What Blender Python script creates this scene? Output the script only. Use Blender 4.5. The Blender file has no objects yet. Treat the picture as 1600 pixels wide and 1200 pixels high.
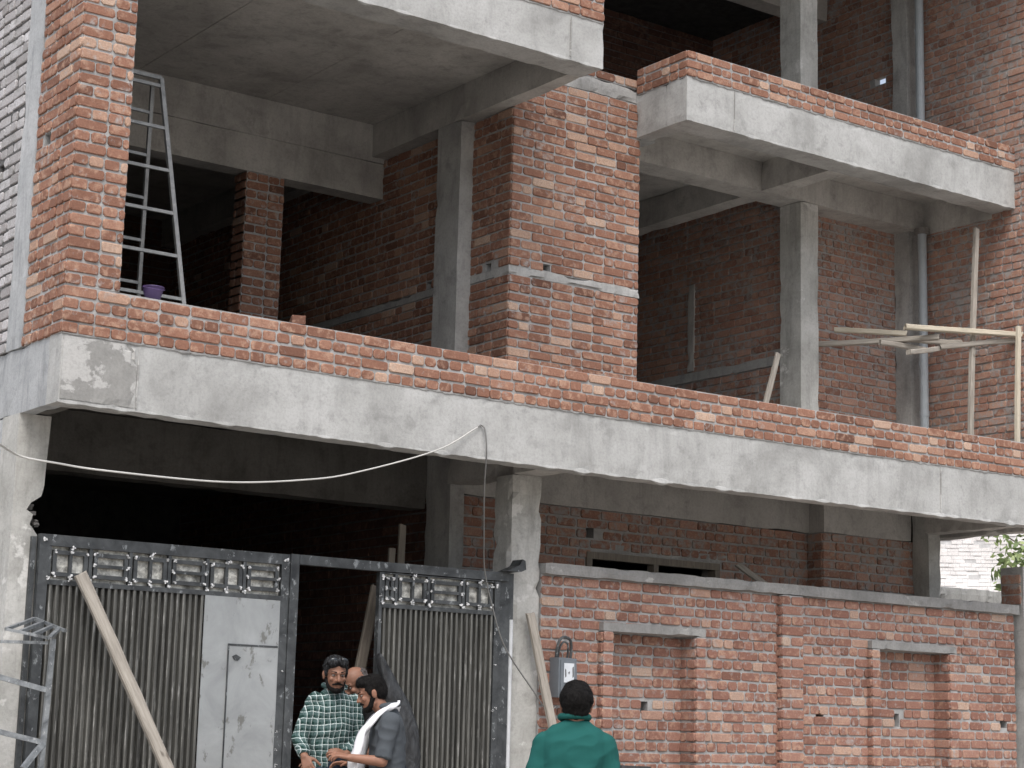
import bpy, math, random
from mathutils import Vector, Matrix, noise
random.seed(7)
S = bpy.context.scene
COL = S.collection

# ------------------------------------------------------------------ camera
F_PX, YAW, PITCH, ROLL = 2994.48, 0.624760, 0.180562, 0.0258498
CAM = Vector((-9.0401, -11.9049, 1.6))
fw = Vector((math.sin(YAW)*math.cos(PITCH), math.cos(YAW)*math.cos(PITCH), math.sin(PITCH)))
r0 = Vector((math.cos(YAW), -math.sin(YAW), 0)); u0 = r0.cross(fw)
rt = math.cos(ROLL)*r0 + math.sin(ROLL)*u0
up = -math.sin(ROLL)*r0 + math.cos(ROLL)*u0
cam = bpy.data.objects.new('camera', bpy.data.cameras.new('camera'))
COL.objects.link(cam)
cam.matrix_world = Matrix(((rt.x, up.x, -fw.x, CAM.x), (rt.y, up.y, -fw.y, CAM.y), (rt.z, up.z, -fw.z, CAM.z), (0, 0, 0, 1)))
cam.data.sensor_width = 36; cam.data.lens = F_PX/1600*36
cam.data.clip_start = 0.1; cam.data.clip_end = 2000
S.camera = cam
S.render.resolution_x, S.render.resolution_y = 1024, 768

# ------------------------------------------------------------------ light
SUN_EL, SUN_AZ = math.radians(58), math.radians(215)      # azimuth clockwise from +y (north)
w = bpy.data.worlds.new('World'); S.world = w; w.use_nodes = True
nt = w.node_tree
bg = nt.nodes['Background']
sky = nt.nodes.new('ShaderNodeTexSky'); sky.sky_type = 'NISHITA'; sky.sun_disc = False
sky.sun_elevation = SUN_EL; sky.sun_rotation = SUN_AZ; sky.air_density = 1.0; sky.dust_density = 5.0; sky.ozone_density = 1.0
hs = nt.nodes.new('ShaderNodeHueSaturation'); hs.inputs['Saturation'].default_value = 0.60
nt.links.new(sky.outputs[0], hs.inputs['Color']); nt.links.new(hs.outputs[0], bg.inputs['Color'])
bg.inputs['Strength'].default_value = 0.15
sd = bpy.data.lights.new('sun', 'SUN'); sd.energy = 0.95; sd.angle = math.radians(22); sd.color = (1, .99, .98)
so = bpy.data.objects.new('sun', sd); COL.objects.link(so)
dv = Vector((math.sin(SUN_AZ)*math.cos(SUN_EL), math.cos(SUN_AZ)*math.cos(SUN_EL), math.sin(SUN_EL)))
so.rotation_euler = dv.to_track_quat('Z', 'Y').to_euler()
so.location = (-5, -8, 12)
S.view_settings.view_transform = 'Standard'; S.view_settings.look = 'None'
S.view_settings.exposure = 0.68; S.view_settings.gamma = 1
S.render.engine = 'CYCLES'
S.cycles.max_bounces = 6; S.cycles.diffuse_bounces = 5

# ------------------------------------------------------------------ node helper
class N:
    def __init__(s, name):
        s.m = bpy.data.materials.new(name); s.m.use_nodes = True
        s.t = s.m.node_tree; s.b = s.t.nodes['Principled BSDF']
        s.tc = s.t.nodes.new('ShaderNodeTexCoord')
    def new(s, t, **k):
        n = s.t.nodes.new(t)
        for a, v in k.items(): setattr(n, a, v)
        return n
    def ln(s, a, b): s.t.links.new(a, b)
    def mp(s, sc=(1, 1, 1), src=None, loc=(0, 0, 0)):
        n = s.new('ShaderNodeMapping'); n.inputs['Scale'].default_value = sc; n.inputs['Location'].default_value = loc
        s.ln(src or s.tc.outputs['Object'], n.inputs[0]); return n.outputs[0]
    def noise(s, scale, detail=4, rough=.55, vec=None, dist=0):
        n = s.new('ShaderNodeTexNoise'); n.inputs['Scale'].default_value = scale; n.inputs['Detail'].default_value = detail
        n.inputs['Roughness'].default_value = rough; n.inputs['Distortion'].default_value = dist
        s.ln(vec or s.tc.outputs['Object'], n.inputs['Vector']); return n.outputs['Fac']
    def ramp(s, fac, stops, const=False):
        n = s.new('ShaderNodeValToRGB'); e = n.color_ramp.elements
        if const: n.color_ramp.interpolation = 'CONSTANT'
        while len(e) > 1: e.remove(e[-1])
        for i, (p, c) in enumerate(stops):
            x = e[0] if i == 0 else e.new(p)
            x.position = p
            x.color = (c, c, c, 1) if isinstance(c, (int, float)) else (*c, 1)
        s.ln(fac, n.inputs[0]); return n.outputs[0]
    def mix(s, fac, a, b, mode='MIX'):
        n = s.new('ShaderNodeMix', data_type='RGBA', blend_type=mode)
        for i, v in ((0, fac), (6, a), (7, b)):
            if isinstance(v, (int, float)): n.inputs[i].default_value = v
            elif isinstance(v, tuple): n.inputs[i].default_value = (*v, 1)
            else: s.ln(v, n.inputs[i])
        return n.outputs[2]
    def math(s, op, a, b=0.0):
        n = s.new('ShaderNodeMath', operation=op)
        for i, v in ((0, a), (1, b)):
            if isinstance(v, (int, float)): n.inputs[i].default_value = v
            else: s.ln(v, n.inputs[i])
        return n.outputs[0]
    def col(s, c):
        if isinstance(c, tuple): s.b.inputs['Base Color'].default_value = (*c, 1)
        else: s.ln(c, s.b.inputs['Base Color'])
    def bump(s, h, st=.4, d=.01):
        n = s.new('ShaderNodeBump'); n.inputs['Strength'].default_value = st; n.inputs['Distance'].default_value = d
        s.ln(h, n.inputs['Height']); s.ln(n.outputs[0], s.b.inputs['Normal'])
    def fin(s, rough=.85, metal=0, spec=None):
        s.b.inputs['Roughness'].default_value = rough; s.b.inputs['Metallic'].default_value = metal
        if spec is not None: s.b.inputs['Specular IOR Level'].default_value = spec
        return s.m

def brick_material(name, ramp, smear, smearcol=(.36, .35, .34), patch=.75):
    n = N(name)
    at = n.new('ShaderNodeAttribute', attribute_name='bcol')
    sp = n.new('ShaderNodeSeparateColor'); n.ln(at.outputs['Color'], sp.inputs[0])
    base = n.ramp(sp.outputs[0], ramp)
    base = n.mix(n.ramp(n.noise(.9, 4, .6), [(.35, .22), (.6, 0)]), base, (.13, .07, .052))
    # pale burnt patches inside the bricks
    off = n.new('ShaderNodeVectorMath', operation='ADD'); n.ln(n.tc.outputs['Object'], off.inputs[0])
    sc = n.new('ShaderNodeVectorMath', operation='SCALE'); n.ln(at.outputs['Color'], sc.inputs[0]); sc.inputs['Scale'].default_value = 30
    n.ln(sc.outputs[0], off.inputs[1])
    p = n.noise(19, 3, .55, off.outputs[0], .3)
    pm = n.ramp(n.math('ADD', p, n.math('MULTIPLY', sp.outputs[1], .13)), [(.57, 0), (.74, patch*.85)])
    c = n.mix(pm, base, (.50, .33, .24))
    f = n.noise(70, 5, .7)
    c = n.mix(n.ramp(f, [(.3, .45), (.62, 0)]), c, (.11, .045, .035))
    s1 = n.noise(14, 5, .65, None, .3); s2 = n.noise(1.7, 3, .6)
    sm = n.ramp(n.math('ADD', s1, n.math('MULTIPLY', s2, .35)), [(.78-smear, 0), (.95-smear, .85)])
    c = n.mix(sm, c, smearcol)
    n.col(c)
    n.bump(n.math('ADD', f, n.noise(24, 3)), .55, .006)
    return n.fin(.9, 0, .25)
M_ = 0
RB = [(0, (.14, .072, .050)), (.25, (.225, .115, .078)), (.6, (.305, .160, .110)), (.84, (.385, .220, .155)), (.93, (.46, .305, .225)), (1, (.54, .40, .31))]
M = {}
M['brick'] = brick_material('red brick', RB, .03)
M['brick_clean'] = brick_material('red brick clean', RB, .0)
M['brick_wall'] = brick_material('boundary brick', [(0, (.20, .103, .077)), (.4, (.29, .152, .115)), (.8, (.37, .212, .162)), (.95, (.44, .29, .225)), (1, (.52, .40, .32))], .05)
M['brick_in'] = brick_material('inner brick', [(0, (.23, .124, .092)), (.5, (.36, .200, .148)), (1, (.46, .285, .22))], .13, (.30, .30, .29))  # same brick made lighter, extra indoor light put into its colour
M['brick_shade'] = brick_material('inner brick with painted shade', [(0, (.04, .022, .018)), (1, (.10, .055, .042))], .03, (.08, .08, .08), .2)  # inner brick darkened, the deep rooms' shade put into its colour
M['brick_white'] = brick_material('white washed brick', [(0, (.26, .26, .26)), (.5, (.48, .49, .50)), (1, (.64, .65, .67))], .08, (.26, .26, .25), .0)
M['brick_far'] = brick_material('far white brick', [(0, (.86, .86, .85)), (1, (.92, .92, .91))], -.1, (.6, .6, .6), .0)

def mortar(name, a, b):
    n = N(name); f = n.noise(9, 6, .7); g = n.noise(60, 3)
    n.col(n.ramp(f, [(.3, a), (.7, b)])); n.bump(n.math('ADD', f, g), .6, .006); return n.fin(.95, 0, .2)
M['mortar'] = mortar('mortar', (.24, .24, .237), (.42, .42, .415))
M['mortar_in'] = mortar('mortar inner', (.26, .258, .252), (.40, .397, .39))
M['mortar_dark'] = mortar('mortar dark', (.07, .07, .07), (.16, .16, .16))  # dark joints; on the deep inner walls they also carry painted shade
M['shade_plaster'] = mortar('plaster with painted shade', (.03, .03, .03), (.07, .07, .068))  # near-black plaster, the shade of unlit rooms put into its colour
M['mortar_far'] = mortar('mortar far', (.4, .4, .4), (.6, .6, .6))

def concrete(name, dark, mid, light, streak=.5, white=None, wth=.6, sc=1.6):
    n = N(name)
    big = n.noise(sc, 6, .62, None, .4)
    c = n.ramp(big, [(.28, dark), (.48, mid), (.70, light)])
    st = n.noise(1.7, 6, .68, n.mp((5, 5, .8)), .5)
    c = n.mix(n.ramp(st, [(.50, 0), (.72, streak)]), c, tuple(x*.55 for x in dark))
    bl = n.noise(sc*3.3, 7, .72, None, .2)
    c = n.mix(n.ramp(bl, [(.53, 0), (.70, .55)]), c, tuple(x*.7 for x in dark))
    if white:
        wn = n.noise(3.2, 6, .62, n.mp((1, 1, 1.2), None, (3, 1, 2)), .15)
        c = n.mix(n.ramp(wn, [(wth, 0), (wth+.03, .8)]), c, white)
    fine = n.noise(45, 5, .7)
    c = n.mix(n.ramp(fine, [(.25, .35), (.55, 0)]), c, tuple(x*.6 for x in dark))
    n.col(c)
    n.bump(n.math('ADD', n.math('MULTIPLY', fine, .5), n.noise(8, 4)), .35, .012)
    return n.fin(.9, 0, .25)
M['conc'] = concrete('concrete facade', (.26, .262, .255), (.385, .39, .382), (.48, .485, .48), .25, None, .58)
M['conc_patch'] = concrete('concrete patched', (.22, .22, .212), (.29, .29, .28), (.35, .35, .34), .3, (.47, .47, .46), .50)
M['conc_col'] = concrete('concrete column', (.24, .24, .235), (.36, .36, .35), (.48, .48, .47), .45)
M['conc_col_pale'] = concrete('concrete column pale', (.30, .30, .28), (.43, .43, .41), (.56, .56, .54), .55, (.6, .6, .58), .62)  # paler column concrete with whitish blotches
M['conc_in'] = concrete('concrete soffit', (.29, .283, .268), (.42, .41, .39), (.52, .51, .485), .35)
M['conc_dark'] = concrete('concrete dim soffit', (.07, .068, .062), (.12, .116, .108), (.16, .155, .146), .4)  # darker copy of the soffit concrete, garage shade put into its colour
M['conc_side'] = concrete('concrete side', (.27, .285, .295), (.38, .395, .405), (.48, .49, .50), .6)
M['coping'] = concrete('coping cement', (.18, .18, .175), (.27, .27, .265), (.35, .35, .34), .3, (.42, .42, .41), .62)

def steel(name, a, b, sp=(.6, .62, .63), th=.66, rough=.5, metal=.35, scale=7):
    n = N(name); f = n.noise(scale, 6, .65, None, .6)
    c = n.ramp(f, [(.3, a), (.68, b)])
    g = n.noise(scale*2.6, 5, .7, n.mp((1, 1, .6)), .25)
    c = n.mix(n.ramp(g, [(th, 0), (th+.05, .8)]), c, sp)
    n.col(c); n.bump(f, .15, .004); return n.fin(rough, metal)
M['steel'] = steel('dark primer steel', (.028, .031, .034), (.10, .108, .112), (.30, .32, .33), .60)
n = N('ribbed steel'); f = n.noise(3, 5, .6, n.mp((7, 7, .35))); g = n.noise(9, 5, .7, n.mp((6, 6, .5)))
c = n.ramp(f, [(.3, (.07, .07, .066)), (.7, (.20, .20, .185))]); c = n.mix(n.ramp(g, [(.57, 0), (.66, .7)]), c, (.42, .42, .40)); n.col(c); M['rib'] = n.fin(.36, .55)  # pale vertical streaks paint silvery highlights onto the ribs
M['sheet'] = steel('bare steel sheet', (.27, .285, .29), (.41, .43, .435), (.15, .15, .135), .58, .45, .3, 2.6)
M['stand'] = steel('worn steel tube', (.10, .11, .12), (.30, .32, .33), (.6, .61, .62), .62, .45, .4, 14)
n = N('weld'); n.col(n.ramp(n.noise(60), [(.4, (.35, .36, .36)), (.6, (.8, .81, .82))])); M['weld'] = n.fin(.7)
n = N('backing sheet'); n.col(n.ramp(n.noise(14, 5, .7, None, .1), [(.36, (.14, .14, .13)), (.5, (.42, .42, .39)), (.6, (.7, .7, .65))])); M['backing'] = n.fin(.6, .2)

def wood(name, a, b, d):
    n = N(name); g = n.noise(5, 6, .65, n.mp((9, 9, .8)), .5); k = n.noise(9, 3, .5, n.mp((1.6, 1.6, .7)))
    c = n.ramp(g, [(.3, a), (.7, b)]); c = n.mix(n.ramp(k, [(.64, 0), (.72, .75)]), c, d)
    n.col(c); n.bump(g, .5, .006); return n.fin(.85, 0, .25)
M['wood'] = wood('weathered wood', (.22, .20, .175), (.41, .38, .335), (.09, .075, .06))
M['wood_new'] = wood('fresh wood', (.40, .36, .28), (.56, .51, .42), (.2, .15, .1))
M['wood_dark'] = wood('old dark wood', (.15, .13, .11), (.27, .24, .2), (.06, .05, .04))  # darker, browner copy of the weathered wood

def plain(name, c, rough=.7, metal=0, nz=.25, sc=12):
    n = N(name); f = n.noise(sc, 5, .6)
    n.col(n.mix(n.ramp(f, [(.3, nz), (.7, 0)]), c, tuple(x*.45 for x in c))); n.bump(f, .2, .004)
    return n.fin(rough, metal)
M['pipe'] = plain('grey pvc', (.36, .40, .43), .45)
M['cable_white'] = plain('pale cable', (.50, .50, .48), .5)
M['cable_grey'] = plain('grey cable', (.17, .17, .165), .5)
M['bucket'] = plain('purple plastic', (.085, .055, .15), .45)
n = N('black cloth'); f = n.noise(16, 5, .7, n.mp((1, 1, .4)), .6); n.col(n.ramp(f, [(.4, (.014, .015, .017)), (.7, (.06, .065, .07))])); n.bump(f, .8, .02); M['black'] = n.fin(.5)  # paler mottling paints light reflections into the black
M['meter'] = plain('meter casing', (.14, .16, .18), .4)
M['meter_face'] = plain('meter face', (.62, .66, .70), .3)
M['edge_white'] = plain('whitish strip', (.55, .57, .59), .5)
M['debris'] = plain('rubble', (.2, .19, .18), .95, 0, .4, 30)

# ------------------------------------------------------------------ mesh builder
class MB:
    def __init__(s): s.v = []; s.f = []; s.m = []; s.c = []
    def add(s, vs, fs, m=0, c=(0, 0, 0)):
        b = len(s.v); s.v += [tuple(v) for v in vs]; s.c += [c]*len(vs)
        s.f += [tuple(b+i for i in f) for f in fs]; s.m += [m]*len(fs)
    def box(s, x0, x1, y0, y1, z0, z1, m=0):
        s.add([(x0, y0, z0), (x1, y0, z0), (x1, y1, z0), (x0, y1, z0), (x0, y0, z1), (x1, y0, z1), (x1, y1, z1), (x0, y1, z1)],
              [(0, 3, 2, 1), (4, 5, 6, 7), (0, 1, 5, 4), (1, 2, 6, 5), (2, 3, 7, 6), (3, 0, 4, 7)], m)
    def rbox(s, x0, x1, y0, y1, z0, z1, m=0, step=.09, jit=.004, chip=.010, zfun=None):
        L = (x1-x0, y1-y0, z1-z0); n = [max(1, min(140, int(round(l/step)))) for l in L]
        idx = {}; vs = []; fs = []
        def P(i, j, k):
            key = (i, j, k)
            if key in idx: return idx[key]
            p = Vector((x0+L[0]*i/n[0], y0+L[1]*j/n[1], z0+L[2]*k/n[2]))
            lo = [i == 0, j == 0, k == 0]; hi = [i == n[0], j == n[1], k == n[2]]
            nb = sum(lo)+sum(hi)
            d = noise.noise_vector(p*2.3)*jit
            if nb >= 2:
                a = noise.noise(p*7+Vector((5, 3, 1))); a = max(0, a-.08)*chip*3.4 + abs(noise.noise(p*19))*chip*.4
                for ax in range(3):
                    if lo[ax]: d[ax] += a*.7
                    if hi[ax]: d[ax] -= a*.7
            q = p+d
            if zfun: q.z += zfun(q.x)
            idx[key] = len(vs); vs.append(q); return idx[key]
        for k in (0, n[2]):
            for i in range(n[0]):
                for j in range(n[1]):
                    f = (P(i, j, k), P(i+1, j, k), P(i+1, j+1, k), P(i, j+1, k)); fs.append(f if k else f[::-1])
        for j in (0, n[1]):
            for i in range(n[0]):
                for k in range(n[2]):
                    f = (P(i, j, k), P(i+1, j, k), P(i+1, j, k+1), P(i, j, k+1)); fs.append(f if not j else f[::-1])
        for i in (0, n[0]):
            for j in range(n[1]):
                for k in range(n[2]):
                    f = (P(i, j, k), P(i, j+1, k), P(i, j+1, k+1), P(i, j, k+1)); fs.append(f if i else f[::-1])
        s.add(vs, fs, m)
    def prism(s, pts, y0, y1, m=0):            # outline in x,z extruded along y
        n = len(pts)
        s.add([(x, y0, z) for x, z in pts]+[(x, y1, z) for x, z in pts],
              [tuple(range(n)), tuple(range(2*n-1, n-1, -1))]+[((i+1) % n, i, n+i, n+(i+1) % n) for i in range(n)], m)
    def tube(s, pts, r, m=0, seg=8, r1=None, cap=True):
        pts = [Vector(p) for p in pts]; n = len(pts); vs = []
        prev = None
        for i, p in enumerate(pts):
            t = (pts[min(i+1, n-1)]-pts[max(i-1, 0)]).normalized()
            a = prev if prev is not None else (Vector((0, 0, 1)) if abs(t.z) < .9 else Vector((1, 0, 0)))
            e1 = (a-t*a.dot(t)).normalized(); prev = e1; e2 = t.cross(e1)
            rr = r if r1 is None else r+(r1-r)*i/(n-1)
            for k in range(seg):
                an = 2*math.pi*k/seg; vs.append(p+e1*math.cos(an)*rr+e2*math.sin(an)*rr)
        fs = [(i*seg+k, i*seg+(k+1) % seg, (i+1)*seg+(k+1) % seg, (i+1)*seg+k) for i in range(n-1) for k in range(seg)]
        if cap: fs += [tuple(range(seg-1, -1, -1)), tuple((n-1)*seg+k for k in range(seg))]
        s.add(vs, fs, m)
    def bar(s, p0, p1, w, t, m=0, upv=(0, -1, 0)):    # rectangular bar
        p0 = Vector(p0); p1 = Vector(p1); d = (p1-p0).normalized(); u = Vector(upv); u = (u-d*u.dot(d)).normalized(); v = d.cross(u)
        q = [p+u*a*t/2+v*b*w/2 for p in (p0, p1) for a, b in ((-1, -1), (-1, 1), (1, 1), (1, -1))]
        s.add(q, [(0, 1, 2, 3), (7, 6, 5, 4), (0, 4, 5, 1), (1, 5, 6, 2), (2, 6, 7, 3), (3, 7, 4, 0)], m)
    def build(s, name, mats, parent=None, smooth=False, loc=None):
        me = bpy.data.meshes.new(name); me.from_pydata(s.v, [], s.f)
        if not isinstance(mats, (list, tuple)): mats = [mats]
        for k in mats: me.materials.append(M[k] if isinstance(k, str) else k)
        me.polygons.foreach_set('material_index', s.m)
        if any(c != (0, 0, 0) for c in s.c):
            a = me.color_attributes.new('bcol', 'FLOAT_COLOR', 'POINT')
            a.data.foreach_set('color', [x for c in s.c for x in (*c, 1)])
        if smooth: me.polygons.foreach_set('use_smooth', [True]*len(me.polygons))
        me.update()
        o = bpy.data.objects.new(name, me); COL.objects.link(o)
        if parent: o.parent = parent
        if loc: o.location = loc
        return o

def tag(o, label=None, cat=None, group=None, kind=None):
    if label: o['label'] = label
    if cat: o['category'] = cat
    if group: o['group'] = group
    if kind: o['kind'] = kind
    return o
def thing(name, label, cat, group=None, loc=(0, 0, 0)):
    o = bpy.data.objects.new(name, None); o.empty_display_size = .2; COL.objects.link(o); o.location = loc
    return tag(o, label, cat, group)

CH = .083
def brickwork(mb, O, U, Nn, L, z0, z1, thick=.1, bond='stretch', par=0, holes=(), course=CH, proud=.011, seed=1, ext0=0., ext1=0.,
              simple=False, zfun=None, body=True, jit=1., st=.225, hd=.107, mj=.014):
    """one face of brickwork: mortar body (material 1) and separate bricks (material 0)"""
    R = random.Random(seed); O = Vector((O[0], O[1])); U = Vector(U); Nn = Vector(Nn)
    def W(u, n, z):
        p = O+U*u+Nn*n
        return (p.x, p.y, z+(zfun(p.x) if zfun else 0))
    if body:
        B0 = .010 if ext0 else 0
        us = sorted({B0, L, *[h[0] for h in holes], *[h[1] for h in holes]}); zs = sorted({z0, z1, *[h[2] for h in holes], *[h[3] for h in holes]})
        ns = max(1, int(L/.8)) if (zfun and not holes) else 1
        if ns > 1: us = [max(B0, L*i/ns) for i in range(ns+1)]
        for i in range(len(us)-1):
            for j in range(len(zs)-1):
                um, zm = (us[i]+us[i+1])/2, (zs[j]+zs[j+1])/2
                if any(h[0] < um < h[1] and h[2] < zm < h[3] for h in holes): continue
                q = [W(a, b, c) for c in (zs[j], zs[j+1]) for a, b in ((us[i], 0), (us[i+1], 0), (us[i+1], -thick), (us[i], -thick))]
                mb.add(q, [(3, 2, 1, 0), (4, 5, 6, 7), (0, 1, 5, 4), (1, 2, 6, 5), (2, 3, 7, 6), (3, 0, 4, 7)], 1)
    nc = int(round((z1-z0)/course)); c = (z1-z0)/max(nc, 1)
    for k in range(nc):
        za = z0+k*c+mj*.5; zb = z0+(k+1)*c-mj*.5
        odd = (k+par) % 2
        u = -ext0; rowj = R.uniform(-.002, .002)*jit
        if bond == 'stretch': first = hd if odd else st
        elif bond == 'english': first = (hd if odd else st)
        else: first = R.choice((hd, st, st*.75))
        nxt = first
        while u < L+ext1-.015:
            ln = nxt*R.uniform(.96, 1.04)
            e = min(u+ln, L+ext1)
            if L+ext1-e < .045: e = L+ext1
            a, b = u, e
            u = e+mj*.65
            if bond == 'stretch': nxt = hd if R.random() < .12 else st
            elif bond == 'english': nxt = hd if odd else st
            elif bond == 'mixed': nxt = R.choice((hd, hd, hd, hd, hd*1.1, st) if odd else (st, st, hd, st*.8))
            else: nxt = R.choice((hd, hd, st))
            if b-a < .02: continue
            um, zm = (a+b)/2, (za+zb)/2
            if any(h[0]-.01 < um < h[1]+.01 and h[2] < zm < h[3] for h in holes): continue
            for h in holes:
                if h[2] < zm < h[3]:
                    if a < h[0] < b: b = h[0]
                    if a < h[1] < b: a = h[1]
            pr = proud+R.uniform(-.005, .005)*jit; dz = rowj+R.uniform(-.0025, .0025)*jit+noise.noise(Vector((um*.8, k*.35, seed*.7)))*.007
            tl = R.uniform(-.003, .003)*jit
            col = (min(1, max(0.01, R.gauss(.5, .21))), R.random(), R.random())
            if R.random() < .05: col = (R.uniform(.92, 1), col[1], col[2])
            A, B, ZA, ZB_ = a, b, za+dz, zb+dz
            if simple:
                q = [W(A, pr, ZA), W(B, pr, ZA), W(B, pr, ZB_), W(A, pr, ZB_), W(A, -.01, ZA), W(B, -.01, ZA), W(B, -.01, ZB_), W(A, -.01, ZB_)]
                mb.add(q, [(0, 1, 2, 3), (4, 5, 1, 0), (5, 6, 2, 1), (6, 7, 3, 2), (7, 4, 0, 3)], 0, col); continue
            def ring(ins, n, rr):
                a2, b2, c2, d2 = A+ins, B-ins, ZA+ins, ZB_-ins
                pts = [(a2+rr, c2), (b2-rr, c2), (b2, c2+rr), (b2, d2-rr), (b2-rr, d2), (a2+rr, d2), (a2, d2-rr), (a2, c2+rr)]
                return [(p, q_, n) for p, q_ in pts]
            rr = R.uniform(.009, .022)
            rings = [ring(.0055, pr, rr), ring(.001, pr-.004, rr*.8), ring(0, -.015, rr*.8)]
            vs = []
            for ri, g in enumerate(rings):
                for (p, q_, n_) in g:
                    j1 = R.uniform(-.0022, .0022)*jit
                    vs.append(W(p+j1, n_+(tl*(p-um)/.1 if ri < 2 else 0), q_+R.uniform(-.0018, .0018)*jit))
            fs = [tuple(range(8))]
            for ri in (0, 1):
                for i in range(8): fs.append((8*(ri+1)+i, 8*(ri+1)+(i+1) % 8, 8*ri+(i+1) % 8, 8*ri+i))
            mb.add(vs, fs, 0, col)

GZ = .32
XA, XP = -4.16, -3.77
ZB, ZT, ZP = 3.69, 4.156, 4.489
Z2B, Z2T = 7.045, 7.44
XR = 6.27
FX, FY, GX = (1, 0), (0, -1), (0, 1)      # along +x facing -y ; facing -x runs along +y
NX = (-1, 0)
def sag(x):
    t = min(1, max(0, (x-XA)/(6.1-XA))); return -.026*math.sin(math.pi*t)

# ------------------------------------------------------------------ setting: ground
mb = MB(); g = 30
for i in range(g):
    for j in range(g):
        pass
mb.add([(-400, -400, GZ), (400, -400, GZ), (400, 400, GZ), (-400, 400, GZ)], [(0, 1, 2, 3)])
n = N('dusty ground'); f = n.noise(.8, 8, .65); n.col(n.ramp(f, [(.3, (.27, .245, .215)), (.7, (.40, .37, .33))])); n.bump(n.noise(14, 6, .7), .6, .03); M['ground'] = n.fin(.95)
tag(mb.build('ground', 'ground'), 'dusty bare ground in front of the unfinished building', 'ground', kind='structure')

# ------------------------------------------------------------------ the building
B = thing('unfinished_building', 'unfinished red brick and concrete building of three open storeys', 'building')
# --- first floor slab and its front beam
mb = MB()
mb.rbox(XA, 6.05, 0, .2, ZB, ZT, 0, .07, .004, .007, sag)
mb.build('front_beam', 'conc', B)
mb = MB(); mb.rbox(XA+.002, XA+.12, .205, 5.2, ZB, ZT, 0, .12, .005, .014); mb.build('side_beam', 'conc_side', B)
mb = MB(); mb.box(XA+.125, XA+.215, .205, 8.4, ZB+.01, 3.985); mb.build('side_beam', 'conc_dark', B)  # lining added behind the pale beam, shade put into its dark colour
mb = MB(); mb.box(XA+.185, XA+.2, .96, 8.4, GZ, ZB); mb.build('inner_wall', 'shade_plaster', B)  # thin lining added to darken the garage side, shade in its colour
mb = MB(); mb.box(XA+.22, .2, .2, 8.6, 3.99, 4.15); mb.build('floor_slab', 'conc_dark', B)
mb = MB(); mb.box(.2, 7.2, .2, 8.6, 3.99, 4.15); mb.build('floor_slab', 'conc_in', B)
mb = MB(); mb.rbox(5.86, 6.05, .205, 3.0, 3.66, 3.985, 0, .12, .008, .03); mb.build('edge_beam', 'conc_in', B)
# patched cement skin at the left end of the front beam (its own slightly proud plaster)
mb = MB(); mb.rbox(XA+.012, -3.61, -.006, .01, ZB+.02, ZT-.015, 0, .05, .003, .02, sag); mb.build('cement_patch', 'conc_patch', B)
# formwork joint lines are thin recesses filled dark: thin cement ridges
for x in (-3.60, 4.45):
    mb = MB(); mb.rbox(x-.006, x+.006, -.009, .0, ZB+.02, ZT-.02, 0, .04, .004, .004, sag); mb.build('formwork_seam', 'conc_patch', B)
# mortar bed squeezed out under the parapet
def bed(x0, x1, y, z, zf=None, amp=.018, seed=3, out=.012):
    R = random.Random(seed); m_ = MB(); n_ = int((x1-x0)/.035); vs = []
    for i in range(n_+1):
        x = x0+(x1-x0)*i/n_; zz = z+(zf(x) if zf else 0); d = abs(noise.noise(Vector((x*9, seed, 0))))*amp*1.6+R.uniform(0, amp*.5)
        o_ = out*R.uniform(.5, 1)
        vs += [(x, y+.01, zz+.008), (x, y-o_, zz+.004), (x, y-o_*.7, zz-d*.5), (x, y+.002, zz-d), (x, y+.01, zz-d)]
    m_.add(vs, [(i*5+k, (i+1)*5+k, (i+1)*5+k+1, i*5+k+1)[::-1] for i in range(n_) for k in range(4)])
    return m_
bed(XA, 6.1, 0, ZT, sag).build('mortar_bed', 'mortar', B)
bed(1.85, XR, .545, 7.45, None, .02, 8).build('mortar_bed', 'mortar', B)
bed(-3.6, .38, 0, Z2T, None, .02, 9).build('mortar_bed', 'mortar', B)
# ragged cement lip along the lower arris
def lip(x0, x1, y, z, zf, seed, clumps=()):
    R = random.Random(seed); m_ = MB(); n_ = int((x1-x0)/.03); vs = []
    for i in range(n_+1):
        x = x0+(x1-x0)*i/n_; zz = z+(zf(x) if zf else 0); near = max([0]+[1-abs(x-c)/.3 for c in clumps])
        a = max(0, noise.noise(Vector((x*6, seed, 1)))+.05+near*.3)*.038+R.uniform(0, .004)
        vs += [(x, y+.03, zz+.002), (x, y+.006, zz-a), (x, y-.001-a*.35, zz-a*.5), (x, y-.002, zz+.006+a*.5), (x, y+.01, zz+.008+a)]
    m_.add(vs, [(i*5+k, (i+1)*5+k, (i+1)*5+k+1, i*5+k+1) for i in range(n_) for k in range(4)])
    return m_
lip(XA, 6.05, 0, ZB, sag, 4, (1.1, 4.45, 4.6, -3.7)).build('ragged_edge', 'conc', B)
lip(1.85, 6.2, .545, Z2B, None, 5, (3.0, 3.8)).build('ragged_edge', 'conc', B)
lip(-2.6, .38, 0, Z2B, None, 6, (0,)).build('ragged_edge', 'conc', B)

# --- parapet on the first floor slab
mb = MB()
brickwork(mb, (XA, 0), FX, FY, 10.3, ZT, ZP, .23, 'english', 1, seed=11, ext0=.004, zfun=sag)
mb.build('parapet', ['brick_clean', 'mortar'], B)
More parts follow.
